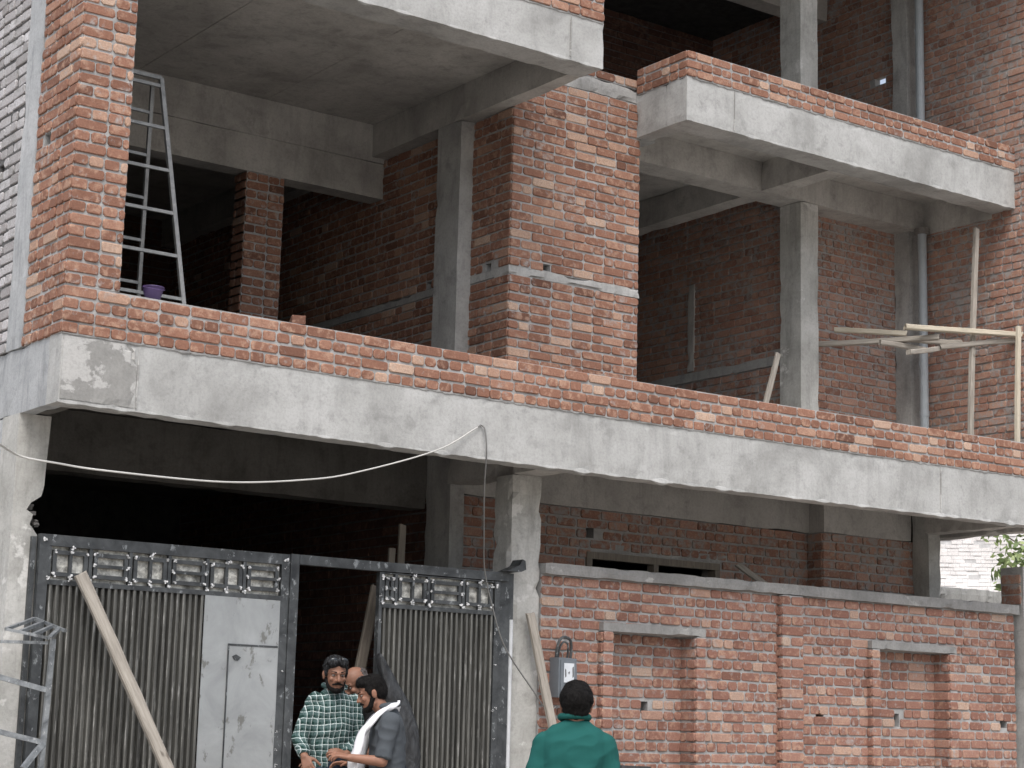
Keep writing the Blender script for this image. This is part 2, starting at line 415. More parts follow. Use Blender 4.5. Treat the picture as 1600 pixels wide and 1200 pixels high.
# --- left pier: front and side face
mb = MB()
brickwork(mb, (XA, 0), FX, FY, XP-XA, ZP, 8.9, .23, 'english', 1, seed=12, ext0=.004)
brickwork(mb, (XA, .0), GX, NX, .68, ZT, 8.9, .22, 'rand', 0, seed=13, holes=((.44, .55, 5.57, 5.66),), ext0=-.004, jit=1.3)
mb.build('pier', ['brick', 'mortar'], B)
mb = MB(); mb.rbox(XA-.012, XA+.2, .683, .967, ZT, 8.9, 0, .1, .006, .012); mb.build('column', 'conc_side', B)
mb = MB()
brickwork(mb, (XA, .97), GX, NX, 3.2, ZT, 8.9, .22, 'rand', 0, seed=14, holes=((.32, .42, 5.55, 5.62),), jit=1.4, proud=.010)
mb.build('side_wall', ['brick_white', 'mortar_dark'], B)
# --- upper slab over the left bay
mb = MB(); mb.rbox(XA+.23, .395, 0, .296, Z2B, Z2T, 0, .07, .004, .007); mb.build('front_beam', 'conc', B)
mb = MB(); mb.rbox(.245, .395, .30, 8.2, Z2B, Z2T, 0, .12, .006, .012); mb.build('cross_beam', 'conc_in', B)
mb = MB(); mb.box(XA+.21, .245, .296, 8.2, 7.37, 7.45); mb.build('ceiling', 'conc_in', B)
mb = MB(); brickwork(mb, (XA+.25, 0), FX, FY, .39-XA-.25, Z2T, Z2T+.75, .11, 'mixed', 0, seed=15)
mb.build('upper_parapet', ['brick_clean', 'mortar'], B)
mb = MB(); mb.prism([(.042, Z2B+.03), (.052, Z2B+.03), (.058, Z2T-.1), (.05, Z2T-.02), (.04, Z2T-.06)], -.008, .01); mb.build('formwork_seam', 'conc_patch', B)
for x_ in (-2.21, -.93):
    mb = MB(); mb.rbox(x_-.008, x_+.008, .30, 3.37, 7.366, 7.3695, 0, .3, .003, .002); mb.build('formwork_seam', 'conc_in', B)
# --- brick box between the bays
YB = 1.26
mb = MB()
brickwork(mb, (.395, YB), FX, FY, 1.443, ZT, 5.535, .23, 'stretch', 0, seed=21, ext0=.004)
brickwork(mb, (.395, YB), FX, FY, 1.443, 5.605, 7.37, .23, 'stretch', 1, seed=22, ext0=.004, holes=((.36, .44, 5.62, 5.68),))
brickwork(mb, (.395, YB), GX, NX, 6.8, ZT, 5.535, .22, 'mixed', 0, seed=23, ext0=-.004)
brickwork(mb, (.395, YB), GX, NX, 6.8, 5.605, Z2B-.002, .22, 'mixed', 0, seed=24, ext0=-.004, holes=((.28, .36, 5.61, 5.68), (1.22, 1.31, 5.61, 5.68)))
mb.build('brick_box', ['brick', 'mortar'], B)
mb = MB(); mb.rbox(.380, 1.846, YB-.014, YB+.22, 5.528, 5.612, 0, .03, .012, .022); mb.rbox(.385, .6, YB+.222, 8.0, 5.537, 5.603, 0, .06, .004, .012)
mb.build('cement_band', 'conc_col', B)
mb = MB(); mb.rbox(.402, 1.832, YB-.006, YB+.25, 7.372, 7.512, 0, .05, .01, .03); mb.build('slab_edge', 'conc_col', B)
mb = MB(); brickwork(mb, (.6, YB), FX, FY, 1.2, 7.515, 7.60, .11, 'stretch', 0, seed=25); mb.build('brick_course', ['brick', 'mortar'], B)
mb = MB(); mb.rbox(.242, .394, 1.849, 2.224, ZT, Z2B-.002, 0, .12, .004, .008); mb.build('column', 'conc_col', B)
# --- back wall of the left bay
mb = MB(); mb.rbox(XA+.23, .394, 3.375, 3.6, 7.0, 7.368, 0, .15, .003, .003); mb.build('lintel_beam', 'conc_in', B)
mb = MB(); mb.rbox(XA+.23, .388, 3.383, 3.6, 6.65, 6.999, 0, .15, .004, .004); mb.build('lintel_beam', 'conc_in', B)
mb = MB(); brickwork(mb, (-1.09+.0, 3.38), FX, FY, .39, ZT, 6.648, .22, 'english', 0, seed=31)
brickwork(mb, (-1.09, 3.38), GX, NX, .22, ZT, 6.648, .2, 'mixed', 0, seed=32, ext0=-.004); mb.build('brick_pillar', ['brick', 'mortar'], B)
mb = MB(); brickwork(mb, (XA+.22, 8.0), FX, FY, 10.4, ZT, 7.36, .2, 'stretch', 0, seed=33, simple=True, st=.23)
mb.build('back_wall', ['brick_shade', 'mortar_dark'], B)
mb = MB(); mb.box(XA+.221, XA+.25, .6, 8.0, ZT, 7.37); mb.build('inner_wall', 'shade_plaster', B)
# --- right balcony
mb = MB(); mb.rbox(1.79, XR-.002, .545, .835, Z2B, 7.452, 0, .07, .004, .007); mb.build('front_beam', 'conc', B)
mb = MB(); mb.rbox(1.79, 1.99, .837, 1.255, Z2B, 7.452, 0, .07, .004, .01); mb.build('side_beam', 'conc', B); mb = MB(); mb.rbox(1.86, 2.03, 1.26, 1.768, Z2B, 7.35, 0, .1, .004, .01)
mb.build('side_beam', 'conc', B)
mb = MB(); mb.prism([(2.357, Z2B+.01), (2.365, Z2B+.01), (2.366, 7.44), (2.357, 7.44)], .538, .56); mb.build('formwork_seam', 'conc_patch', B)
mb = MB()
brickwork(mb, (1.79, .545), FX, FY, XR-1.79, 7.452, 7.70, .23, 'mixed', 0, seed=41, ext0=.004)
brickwork(mb, (1.79, .545), GX, NX, .70, 7.452, 7.70, .22, 'mixed', 1, seed=42, ext0=-.004)
mb.build('balcony_parapet', ['brick_clean', 'mortar'], B)
mb = MB(); mb.rbox(1.84, XR-.002, 1.77, 2.076, Z2B, 7.348, 0, .15, .005, .008); mb.build('cross_beam', 'conc_in', B)
mb = MB(); mb.rbox(3.855, 4.065, .837, 1.768, Z2B-.003, 7.348, 0, .15, .005, .008); mb.build('cross_beam', 'conc_in', B); mb = MB(); mb.rbox(3.855, 4.065, 2.078, 7.9, Z2B-.003, 7.348, 0, .2, .005, .008); mb.build('cross_beam', 'conc_in', B)
mb = MB(); mb.box(1.99, 7.0, .80, 1.3, 7.35, 7.447); mb.box(.396, 7.0, 1.3, 8.2, 7.35, 7.447); mb.build('ceiling', 'conc_in', B)
for za, zb_ in ((ZT, Z2B-.003), (7.45, 10.2)):
    mb = MB(); mb.rbox(4.407, 4.657, 1.772, 2.074, za, zb_, 0, .12, .004, .008); mb.build('column', 'conc_col_pale', B)
mb = MB(); brickwork(mb, (4.56, 2.08), GX, NX, 5.9, ZT, 7.345, .09, 'stretch', 0, seed=43, simple=False, holes=((.06, .14, 5.53, 5.60), (1.45, 1.55, 5.3, 5.36)))
mb.build('inner_wall', ['brick_in', 'mortar_in'], B)
mb = MB(); mb.rbox(4.535, 4.6, 2.1, 6.5, 5.42, 5.52, 0, .06, .004, .01); mb.build('cement_band', 'conc_col', B); mb = MB(); mb.rbox(4.53, 4.6, 3.55, 3.65, 5.53, 6.5, 0, .06, .004, .01); mb.build('cement_strip', 'conc_in', B)
mb = MB(); brickwork(mb, (4.657, 2.08), FX, FY, 1.46, ZT, 7.08, .2, 'mixed', 0, seed=44, holes=((.12, .22, 5.60, 5.68),)); mb.build('recess_wall', ['brick_in', 'mortar_in'], B)
mb = MB(); mb.rbox(6.11, 6.262, 1.86, 2.078, ZT, 10.2, 0, .12, .006, .01); mb.build('column', 'conc_col', B)
# --- wing wall on the right
mb = MB()
brickwork(mb, (XR, .25), GX, NX, 1.6, ZT, 10.3, .22, 'mixed', 0, seed=45, jit=1.2)
brickwork(mb, (XR, 2.08), GX, NX, 5.6, 7.45, 10.3, .08, 'mixed', 0, seed=46, holes=((.24, .40, 8.88, 8.97),))
brickwork(mb, (XR+.23, .25), (1, 0), FY, .6, ZT, 10.3, .22, 'stretch', 0, seed=47)
mb.build('wing_wall', ['brick_in', 'mortar_in'], B)
mb = MB(); mb.rbox(XR-.035, XR+.05, .84, 1.84, 7.0, 7.35, 0, .1, .005, .008); mb.build('lintel_beam', 'conc_in', B)
mb = MB(); brickwork(mb, (XR-.0, 2.08), GX, NX, 5.6, ZT, 7.35, .22, 'mixed', 0, seed=48, simple=True); mb.build('inner_wall', ['brick_in', 'mortar_in'], B)
# --- top storey shell
mb = MB(); mb.box(XA+.2, 7.0, -.2, 8.2, 10.2, 10.36); mb.build('roof_slab', 'shade_plaster', B); mb = MB(); mb.rbox(.6, 6.25, 3.2, 3.45, 9.85, 10.198, 0, .2); mb.build('cross_beam', 'conc_in', B)
mb = MB(); mb.box(XA+.2, XR, 8.0, 8.2, 7.45, 10.2); mb.box(.4, .6, 3.0, 8.0, 7.45, 10.2); mb.build('back_wall', 'shade_plaster', B)
mb = MB(); brickwork(mb, (2.4, 5.2), FX, FY, 3.85, 7.45, 10.19, .2, 'stretch', 0, seed=49, simple=True); mb.build('inner_wall', ['brick_shade', 'mortar_dark'], B)
# --- ground storey
mb = MB()
pts = [(XA, GZ), (XA+.23, GZ), (XA+.205, 2.5), (XA+.19, 2.86), (XA+.13, 2.93), (XA+.15, 3.0), (XA+.10, 3.03), (XA+.13, 3.08), (XA+.20, 3.13), (XA+.215, 3.2), (XA+.222, 3.4), (XA+.235, ZB), (XA, ZB)]
mb.prism(pts, .654, .95); mb.build('column', 'conc_col_pale', B)
mb = MB(); mb.rbox(XA-.004, XA+.18, .952, 8.4, GZ, ZB-.002, 0, .2, .005, .01); mb.build('side_wall', 'conc_side', B)
R = random.Random(5); mb = MB()
for i in range(16):
    x, z, s_ = XA+R.uniform(.12, .2), R.uniform(2.9, 3.1), R.uniform(.012, .035)
    mb.rbox(x, x+s_*1.6, .70+R.uniform(0, .15), .78+R.uniform(.08, .12), z, z+s_, 0, .02, .01, .01)
mb.build('broken_edge', 'debris', B)
mb = MB(); mb.rbox(.06, .358, .67, .92, GZ, ZB-.003, 0, .07, .006, .022); mb.build('column', 'conc_col_pale', B)
mb = MB(); mb.rbox(.06, .34, .205, .668, ZB, 3.985, 0, .1, .006, .012); mb.build('cross_beam', 'conc_in', B); mb = MB(); mb.rbox(.06, .3, .922, 1.62, ZB, 3.985, 0, .1, .006, .012); mb.build('cross_beam', 'conc_in', B)
mb = MB(); mb.rbox(.10, .25, 1.63, 2.015, GZ, 3.984, 0, .12, .005, .01); mb.build('column', 'conc_col', B)
mb = MB(); brickwork(mb, (.14, 2.02), GX, NX, 6.0, GZ, 3.985, .2, 'mixed', 0, seed=51, simple=True); mb.build('inner_wall', ['brick_shade', 'mortar_dark'], B)
YG = 1.68
mb = MB(); brickwork(mb, (.25, YG), FX, FY, 4.18, GZ, 3.62, .2, 'mixed', 0, seed=52, course=.09,
    holes=((1.37, 1.46, 3.36, 3.45), (1.42, 2.94, 2.2, 3.235)), jit=1.2); mb.build('back_wall', ['brick_in', 'mortar_in'], B)
mb = MB(); mb.rbox(.26, 5.5, YG-.012, YG+.2, 3.622, 3.985, 0, .15, .006, .01); mb.build('lintel_beam', 'conc_in', B)
mb = MB(); mb.rbox(1.55, 3.4, YG-.009, YG+.15, 3.242, 3.318, 0, .1, .005, .012); mb.build('window_lintel', 'conc_col', B)
wf = MB()
for a, b, c, d in ((1.62, 3.22, 3.17, 3.235), (1.62, 1.68, 2.3, 3.17), (2.40, 2.46, 2.3, 3.17), (3.16, 3.22, 2.3, 3.17)):
    wf.rbox(a, b, YG-.03, YG+.07, c, d, 0, .2, .002, .003)
wf.build('window_frame', 'wood_dark', B)
YN = 1.47
mb = MB(); brickwork(mb, (4.40, YN), FX, FY, 1.3, GZ, 3.62, .2, 'mixed', 0, seed=53, course=.09, ext0=.004)
brickwork(mb, (4.40, YN), GX, NX, .20, GZ, 3.62, .2, 'mixed', 0, seed=54, course=.09, ext0=-.004)
mb.build('store_wall', ['brick_in', 'mortar_in'], B)
mb = MB(); mb.rbox(4.41, 5.66, YN-.01, YN+.2, 3.622, 3.985, 0, .15, .006, .01); mb.build('lintel_beam', 'conc_in', B)
mb = MB(); mb.rbox(5.665, 5.84, 1.24, 1.46, GZ, 3.984, 0, .1, .007, .012); mb.build('column', 'conc_col_pale', B)
mb = MB(); mb.rbox(5.6, 5.75, .205, 1.238, ZB-.01, 3.985, 0, .1, .006, .015); mb.build('cross_beam', 'conc_in', B)
mb = MB(); mb.box(XA+.2, .1, 6.8, 7.0, GZ, 3.99); mb.build('rear_wall', 'shade_plaster', B)
mb = MB(); mb.box(.34, 3.0, 3.6, 3.8, GZ, 3.985); mb.box(3.42, 5.83, 3.6, 3.8, GZ, 3.985); mb.box(3.0, 3.42, 3.6, 3.8, GZ, 3.5); mb.box(3.0, 3.42, 3.6, 3.8, 3.83, 3.985); mb.build('rear_wall', 'shade_plaster', B)  # opening added so daylight could reach the small hole in back_wall
mb = MB(); mb.box(5.7, 5.83, 1.44, 3.6, GZ, 3.985)
mb.build('rear_wall', 'shade_plaster', B)
mb = MB(); mb.rbox(XA+.2, .1, 2.0, 2.23, 3.5, 3.985, 0, .2, .006, .01); mb.build('cross_beam', 'conc_dark', B)

# ------------------------------------------------------------------ boundary wall
W_ = thing('boundary_wall', 'red brick boundary wall with grey cement coping and two framed niches', 'wall')
Y0 = .65; YP = .785; YJ = .585; C9 = .09
n1 = (1.07, 1.99, 2.46); n2 = (4.25, 5.20, 2.48)
def bw(x0, x1, y, z0, z1, seed, holes=(), th=.2, par=0, **k):
    brickwork(mb, (x0, y), FX, FY, x1-x0, z0, z1, th, 'mixed', par, course=C9, seed=seed, holes=[(a-x0, b-x0, c, d) for a, b, c, d in holes], mj=.016, **k)
mb = MB()
bw(.36, n1[0], Y0, GZ, n1[2]+.0, 61); bw(n1[1], n2[0], Y0, GZ, n1[2], 62, ((3.48, 3.58, 1.80, 1.88),)); bw(n2[1], 6.22, Y0, GZ, n1[2], 63, ((5.99, 6.09, 1.78, 1.86),))
bw(.36, 6.22, Y0, n1[2]+.0, 2.891, 64)
bw(n1[0], n1[1], YP, GZ, n1[2]-.001, 65, ((1.54, 1.62, 1.80, 1.90),), th=.12); bw(n2[0], n2[1], YP, GZ, n1[2]-.001, 66, ((4.64, 4.71, 1.76, 1.88),), th=.12)
mb.build('wall_face', ['brick_wall', 'mortar'], W_)
mb = MB(); mb.box(.4, 6.2, .91, .94, GZ, 2.88); mb.build('rear_face', 'shade_plaster', W_)  # dark colour puts shade into the wall's small holes
def post(x0, x1, z1, y, seed):                       # projecting strip with its left return and its right inner return
    global mb
    brickwork(mb, (x0, y), FX, FY, x1-x0, GZ, z1, YP-y-.001, 'english', 0, course=C9, seed=seed, mj=.016, ext0=.003)
    brickwork(mb, (x0, y), GX, NX, YP-y, GZ, z1, x1-x0-.002, 'mixed', 0, course=C9, seed=seed+1, mj=.016, ext0=-.003, body=False)
mb = MB(); post(n1[0]-.105, n1[0], n1[2]-.001, YJ, 71); post(n1[1], n1[1]+.105, n1[2]-.001, YJ, 73); mb.build('niche_frame', ['brick_wall', 'mortar'], W_)
mb = MB(); post(n2[0]-.105, n2[0], n1[2]-.001, YJ, 75); post(n2[1], n2[1]+.105, n1[2]-.001, YJ, 77); mb.build('niche_frame', ['brick_wall', 'mortar'], W_)
mb = MB(); post(3.0, 3.26, 2.885, YJ, 79); mb.build('pilaster', ['brick_wall', 'mortar'], W_)
for a in (n1, n2):
    mb = MB(); mb.rbox(a[0]-.107, a[1]+.107, YJ-.003, YP+.01, n1[2]+.001, n1[2]+.074, 0, .05, .004, .015); mb.build('niche_lintel', 'coping', W_)
mb = MB(); mb.rbox(.362, 6.25, .594, .96, 2.892, 2.986, 0, .06, .004, .012); mb.build('coping', 'coping', W_)
# end post
P = thing('gate_post', 'plastered concrete post with bare brick side at the right end of the boundary wall', 'post')
mb = MB(); mb.rbox(6.29, 6.7, .575, .86, GZ, 3.37, 0, .1, .006, .012); mb.build('plaster', 'conc_col', P)
mb = MB(); brickwork(mb, (6.285, .60), GX, NX, .24, 2.99, 3.30, .04, 'mixed', 0, seed=81, course=.09); mb.build('brick_side', ['brick_in', 'mortar_in'], P)

# ------------------------------------------------------------------ beyond the gap on the right
d = Vector((math.sin(math.radians(49.5)), math.cos(math.radians(49.5)))); ctr = Vector((CAM.x, CAM.y))+d*44
u_ = Vector((d.y, -d.x))
FBt = thing('neighbour_house', 'white painted brick house far behind the gap at the right', 'house')
mb = MB(); o_ = ctr-u_*5
brickwork(mb, (o_.x, o_.y), tuple(u_), tuple(-d), 10, 0.3, 8.0, .25, 'stretch', 0, seed=91, course=.086, simple=True, jit=2.5, st=.24, mj=.010)
mb.build('wall', ['brick_far', 'mortar_far'], FBt)
NB = thing('low_wall', 'low dark brick wall with ragged concrete band seen behind the right column', 'wall')
mb = MB(); brickwork(mb, (6.4, 3.6), FX, FY, 3.4, GZ, 3.3, .2, 'mixed', 0, seed=92, simple=True, course=.09); mb.build('brickwork', ['brick_in', 'mortar_dark'], NB)
mb = MB(); mb.rbox(6.4, 9.8, 3.57, 3.8, 3.302, 3.46, 0, .07, .02, .05); mb.build('concrete_band', 'conc_col_pale', NB)

# tree
def leafset(mb_, c, rad, n_, seed, size=.07):
    R = random.Random(seed)
    for i in range(n_):
        while True:
            p = Vector((R.uniform(-1, 1), R.uniform(-1, 1), R.uniform(-1, 1)))
            if p.length < 1: break
        p = Vector(c)+p*rad; a = Vector((R.uniform(-1, 1), R.uniform(-1, 1), R.uniform(-.4, .8))).normalized(); b = a.orthogonal().normalized(); b = (Matrix.Rotation(R.uniform(0, 6.3), 3, a) @ b); s_ = size*R.uniform(.6, 1.3); cc = a.cross(b)
        mb_.add([p-b*s_, p+cc*s_*.42-b*s_*.2, p+b*s_, p-cc*s_*.42-b*s_*.2], [(0, 1, 2, 3)], 0, (R.random(), R.random(), R.random()))
T = thing('tree', 'pale green leafy tree reaching in behind the right end post', 'tree')
n = N('leaf'); at = n.new('ShaderNodeAttribute', attribute_name='bcol'); n.col(n.ramp(at.outputs['Fac'], [(.2, (.10, .15, .05)), (.5, (.20, .27, .10)), (.9, (.34, .40, .18))])); n.b.inputs['Transmission Weight'].default_value = 0; M['leaf'] = n.fin(.6)
TX = Vector((12.6, 5.2, 0))
mb = MB(); mb.tube([TX+Vector((0, 0, GZ)), TX+Vector((.1, .0, 2)), TX+Vector((-.05, 0, 3.2)), TX+Vector((.1, .1, 4.4))], .11, 0, 8, .03)
R = random.Random(3); crown = MB()
tips = []
for i in range(16):
    a = R.uniform(0, 6.28); z = R.uniform(2.7, 4.2); L_ = R.uniform(.5, 1.1)
    tip = TX+Vector((math.cos(a)*L_, math.sin(a)*L_, z+R.uniform(.1, .7)))
    mb.tube([TX+Vector((0, 0, z)), (TX+Vector((0, 0, z))+tip)/2+Vector((0, 0, .1)), tip], .025, 0, 5, .006); tips.append(tip)
for i, (a, b, c_) in enumerate(((-1.25, -.4, 3.75), (-1.05, -.3, 4.15), (-1.5, -.5, 3.95), (-1.3, -.5, 3.5))):
    tip = TX+Vector((a, b, c_)); mb.tube([TX+Vector((0, 0, c_-.6)), TX+Vector((a*.5, b*.5, c_-.2)), tip], .022, 0, 5, .005); tips.append(tip)
mb.build('trunk', 'wood_dark', T)
for i, t in enumerate(tips): leafset(crown, t, .30, 55, 100+i)
crown.build('crown', 'leaf', T)

# ------------------------------------------------------------------ gate
G = thing('metal_gate', 'dark steel double gate with ribbed sheet and welded square ornaments, half open', 'gate')
YGt = .60
for nm_, q_ in (('top_rail', (-1.945, -.02, YGt-.03, YGt+.05, 2.80, 2.872)), ('gate_jamb', (-2.02, -1.948, YGt-.03, YGt+.05, GZ, 2.873)), ('gate_jamb', (-.098, .045, YGt+.0, YGt+.07, GZ, 2.868)), ('gate_jamb', (-4.02, -3.985, YGt+.02, YGt+.1, GZ, 2.85))):
    fr = MB(); fr.rbox(*q_, 0, .3, .002, .002); fr.build(nm_, 'steel', G)
WELDR = random.Random(21)
def weld(mb_, x, y, z, s_=.016, m=0):
    for q in range(4):
        dx, dz = WELDR.uniform(-.012, .012), WELDR.uniform(-.012, .012); k = s_*WELDR.uniform(.5, 1)
        pts_ = [(x+dx+k*math.cos(a)*WELDR.uniform(.6, 1.2), z+dz+k*math.sin(a)*WELDR.uniform(.6, 1.2)) for a in [i*1.047 for i in range(6)]]
        mb_.prism(pts_, y-.007-q*.001, y+.005, m)
def leaf(x0, x1, cells, ribs, right, lab):
    o = MB(); sw = .07
    zt_ = 2.868 if not right else 2.795
    o.rbox(x0, x0+(sw if not right else .028), YGt-.02, YGt+.03, GZ+.04, zt_, 0, .3, .001, .001)
    o.rbox(x1-(sw*.95 if not right else .05), x1, YGt-.02, YGt+.03, GZ+.04, zt_, 0, .3, .001, .001)
    xi, xj = x0+(sw if not right else .028), x1-(sw*.95 if not right else .05)
    if not right: o.rbox(xi, xj, YGt-.02, YGt+.03, 2.79, zt_, 0, .3, .001, .001)
    else: o.rbox(xi, xj, YGt-.015, YGt+.03, 2.785, zt_, 0, .3, .001, .001)
    o.rbox(xi, xj, YGt-.022, YGt+.03, 2.525, 2.558, 0, .3, .001, .001)
    o.rbox(xi, xj, YGt-.02, YGt+.03, GZ+.04, GZ+.11, 0, .3, .001, .001)
    for x in (x0+.035, x1-.035):
        weld(o, x, YGt-.02, zt_-.04, .012, 1)
    for i in range(9):
        weld(o, WELDR.choice((x0+.03, x1-.03))+WELDR.uniform(-.02, .02), YGt-.017, WELDR.uniform(.9, 2.8), .004, 1)
    lf = o.build('gate_leaf', ['steel', 'weld'], G); lf['label'] = lab
    # backing sheet behind ornaments
    b = MB(); b.box(xi, xj, YGt+.02, YGt+.025, 2.558, 2.79); b.build('backing_sheet', 'backing', lf)
    # ornaments
    x = xi+.004; zA, zB_ = 2.566, 2.783
    for kind, wd in cells:
        c = MB(); bt = .028; a, b2 = x+.030, x+wd-.014
        for (p, q, r_, s_) in ((a, a+bt, zA+.02, zB_-.02), (b2-bt, b2, zA+.02, zB_-.02)): c.box(p, q, YGt-.012, YGt+.012, r_, s_)
        c.box(a+bt, b2-bt, YGt-.012, YGt+.012, zA+.02, zA+.02+bt); c.box(a+bt, b2-bt, YGt-.012, YGt+.012, zB_-.02-bt, zB_-.02)
        xm, zm = (a+b2)/2, (zA+zB_)/2
        if kind == 'V': c.box(xm-.011, xm+.011, YGt-.016, YGt+.01, zA-.006, zB_+.004); ws = [(xm, zA+.02), (xm, zB_-.02), (xm+.015, zB_), (xm, zA)]
        else: c.box(a-.012, b2+.012, YGt-.016, YGt+.01, zm-.011, zm+.011); ws = [(a, zm), (b2, zm)]
        c.box(x-.010, x+.014, YGt-.018, YGt+.015, zA-.006, zB_+.004)
        for (p, q) in ws+[(a+.01, zA+.03), (b2-.01, zA+.03), (a+.01, zB_-.03), (b2-.01, zB_-.03)]: weld(c, p, YGt-.016, q, .0095, 1)
        weld(c, x, YGt-.02, zA, .010, 1)
        c.build('square_ornament', ['steel', 'weld'], lf)
        x += wd
    # ribbed sheet
    rb = MB(); r0_, r1_ = ribs; pitch = .0475; nn = int((r1_-r0_)/pitch); pr = []
    for i in range(nn):
        a = r0_+(r1_-r0_)*i/nn; pw = (r1_-r0_)/nn
        pr += [(a, .022), (a+pw*.30, .022), (a+pw*.42, -.012), (a+pw*.55, -.016), (a+pw*.80, -.014), (a+pw*.9, -.006)]
    pr.append((r1_, .02)); zs = [GZ+.1+(2.527-GZ-.1)*k/12 for k in range(13)]; vs = []
    for z in zs:
        for (a, b_) in pr: vs.append((a+WELDR.uniform(-.0006, .0006), YGt+b_+WELDR.uniform(-.0008, .0008), z))
    m_ = len(pr); rb.add(vs, [(k*m_+i, k*m_+i+1, (k+1)*m_+i+1, (k+1)*m_+i) for k in range(12) for i in range(m_-1)])
    rb.build('ribbed_sheet', 'rib', lf)
    return lf
wl = (4.02-.03+.0)
L1 = leaf(-3.975, -2.022, [(k, (1.953-.137-.01)/6) for k in 'VHVHVH'], (-3.905, -2.705), False, 'wider left leaf with a plain wicket door panel')
sh = MB(); sh.rbox(-2.705, -2.09, YGt-.022, YGt-.012, GZ+.1, 2.524, 0, .25, .003, .001)
wk = sh.build('sheet_panel', 'sheet', L1)
dr = MB(); dr.rbox(-2.50, -2.10, YGt-.030, YGt-.0225, GZ+.12, 2.175, 0, .2, .003, .002); dr.build('wicket_door', 'sheet', L1)
dr = MB(); dr.box(-2.505, -2.498, YGt-.034, YGt-.022, GZ+.12, 2.19); dr.box(-2.498, -2.10, YGt-.034, YGt-.022, 2.178, 2.19)
dr.prism([(-2.47, 2.10), (-2.44, 2.115), (-2.40, 2.095), (-2.425, 2.07), (-2.45, 2.075)], YGt-.0335, YGt-.029, 0); dr.build('wicket_trim', 'steel', L1)
leaf(-1.235, -.10, [('H', .12), ('V', .30), ('H', .33), ('V', .30)], (-1.205, -.152), True, 'narrower right leaf standing ajar beside the men')

# ------------------------------------------------------------------ planks, cables, small things
def plank(name, label, p0, p1, w_, t_, mat='wood', upv=(0, -1, 0), cat='plank', seed=0, group=None):
    p0 = Vector(p0); p1 = Vector(p1); L_ = (p1-p0).length; z = (p1-p0).normalized(); y = Vector(upv); y = (y-z*y.dot(z)).normalized(); x = y.cross(z)
    m_ = MB(); n_ = 14; R = random.Random(seed+int(L_*1000)); vs = []
    for i in range(n_+1):
        t = L_*i/n_; wx = math.sin(i*.35+seed)*.006; wy = math.sin(i*.27+seed*2)*.005
        for a, b in ((-1, -.7), (-.75, -1), (.75, -1), (1, -.7), (1, .7), (.75, 1), (-.75, 1), (-1, .7)):
            vs.append((a*w_/2*R.uniform(.93, 1.04)+wx, b*t_/2*R.uniform(.93, 1.04)+wy, t+(R.uniform(-.01, .01) if i in (0, n_) else 0)))
    m_.add(vs, [(i*8+k, i*8+(k+1) % 8, (i+1)*8+(k+1) % 8, (i+1)*8+k) for i in range(n_) for k in range(8)]+[tuple(range(7, -1, -1)), tuple(n_*8+k for k in range(8))])
    o = m_.build(name, mat)
    o.matrix_world = Matrix(((x.x, y.x, z.x, p0.x), (x.y, y.y, z.y, p0.y), (x.z, y.z, z.z, p0.z), (0, 0, 0, 1)))
    return tag(o, label, cat, group)
plank('wooden_plank', 'long pale plank leaning against the left gate leaf', (-3.71, .50, 2.60), (-2.62, .02, GZ), .085, .05, 'wood', seed=1)
plank('wooden_plank', 'grey plank leaning on the concrete column beside the electricity meter', (.20, .58, 2.56), (.72, .40, GZ), .075, .04, 'wood', seed=2)
plank('wooden_plank', 'dark plank slanting inside the gate opening behind the men', (-1.0, 1.0, 2.72), (-1.5, .9, GZ), .09, .04, 'wood_dark', seed=3)
plank('wooden_plank', 'short pale plank lying across the top of the boundary wall below the window', (3.13, 1.30, 3.20), (3.22, 1.0, 2.99), .07, .03, 'wood', seed=4)
plank('wooden_plank', 'taller upright board inside the dark garage above the gate', (-.45, 1.5, 3.29), (-.5, 1.5, GZ), .065, .03, 'wood_dark', seed=5)
plank('wooden_plank', 'shorter slanted board inside the dark garage above the gate', (-.55, 1.5, 3.08), (-.72, 1.4, GZ), .06, .03, 'wood_dark', seed=6)
plank('wooden_plank', 'grey board leaning on the balcony column behind the brick parapet', (3.82, 1.5, 5.33), (3.46, 1.5, 4.16), .06, .03, 'wood', seed=7)
gp = 'sticks of the wooden scaffold on the right balcony'
plank('scaffold_pole', 'upright scaffold pole, taller of the two by the right wall', (5.95, .8, 6.83), (5.78, .8, 4.16), .055, .05, 'wood', seed=8, cat='pole', group=gp)
plank('scaffold_pole', 'upright scaffold pole at the right edge of the picture', (6.12, .42, 5.76), (6.03, .42, 4.16), .05, .045, 'wood_new', seed=9, cat='pole', group=gp)
def sp(lab, a, b, m_='wood', w1=.05, sd_=1): plank('scaffold_stick', lab, a, b, w1*1.1, .052, m_, (0, 0, 1), 'stick', sd_, gp)
sp('grey scaffold stick whose left end sits in the wall hole', (4.75, 2.05, 5.63), (5.50, .92, 5.64), 'wood', .065, 11)
sp('pale square scaffold stick, uppermost, running to the right edge', (5.15, 1.05, 5.725), (6.28, .52, 5.71), 'wood_new', .065, 12)
sp('short scaffold stick at upper left of the platform', (5.02, 1.9, 5.80), (5.50, 1.35, 5.75), 'wood_new', .05, 13)
sp('lower scaffold stick crossing in front of the grey pipe', (4.95, .82, 5.40), (5.62, 1.0, 5.56), 'wood', .05, 14)
sp('scaffold stick from the platform middle to the tall upright pole', (5.55, .95, 5.56), (6.25, .58, 5.66), 'wood', .05, 15)
sp('thin inner scaffold stick left of the grey pipe', (5.05, 1.3, 5.58), (5.55, 1.15, 5.56), 'wood', .04, 16)
sp('thin inner scaffold stick right of the grey pipe', (5.35, 1.2, 5.64), (5.92, 1.0, 5.66), 'wood', .04, 17)

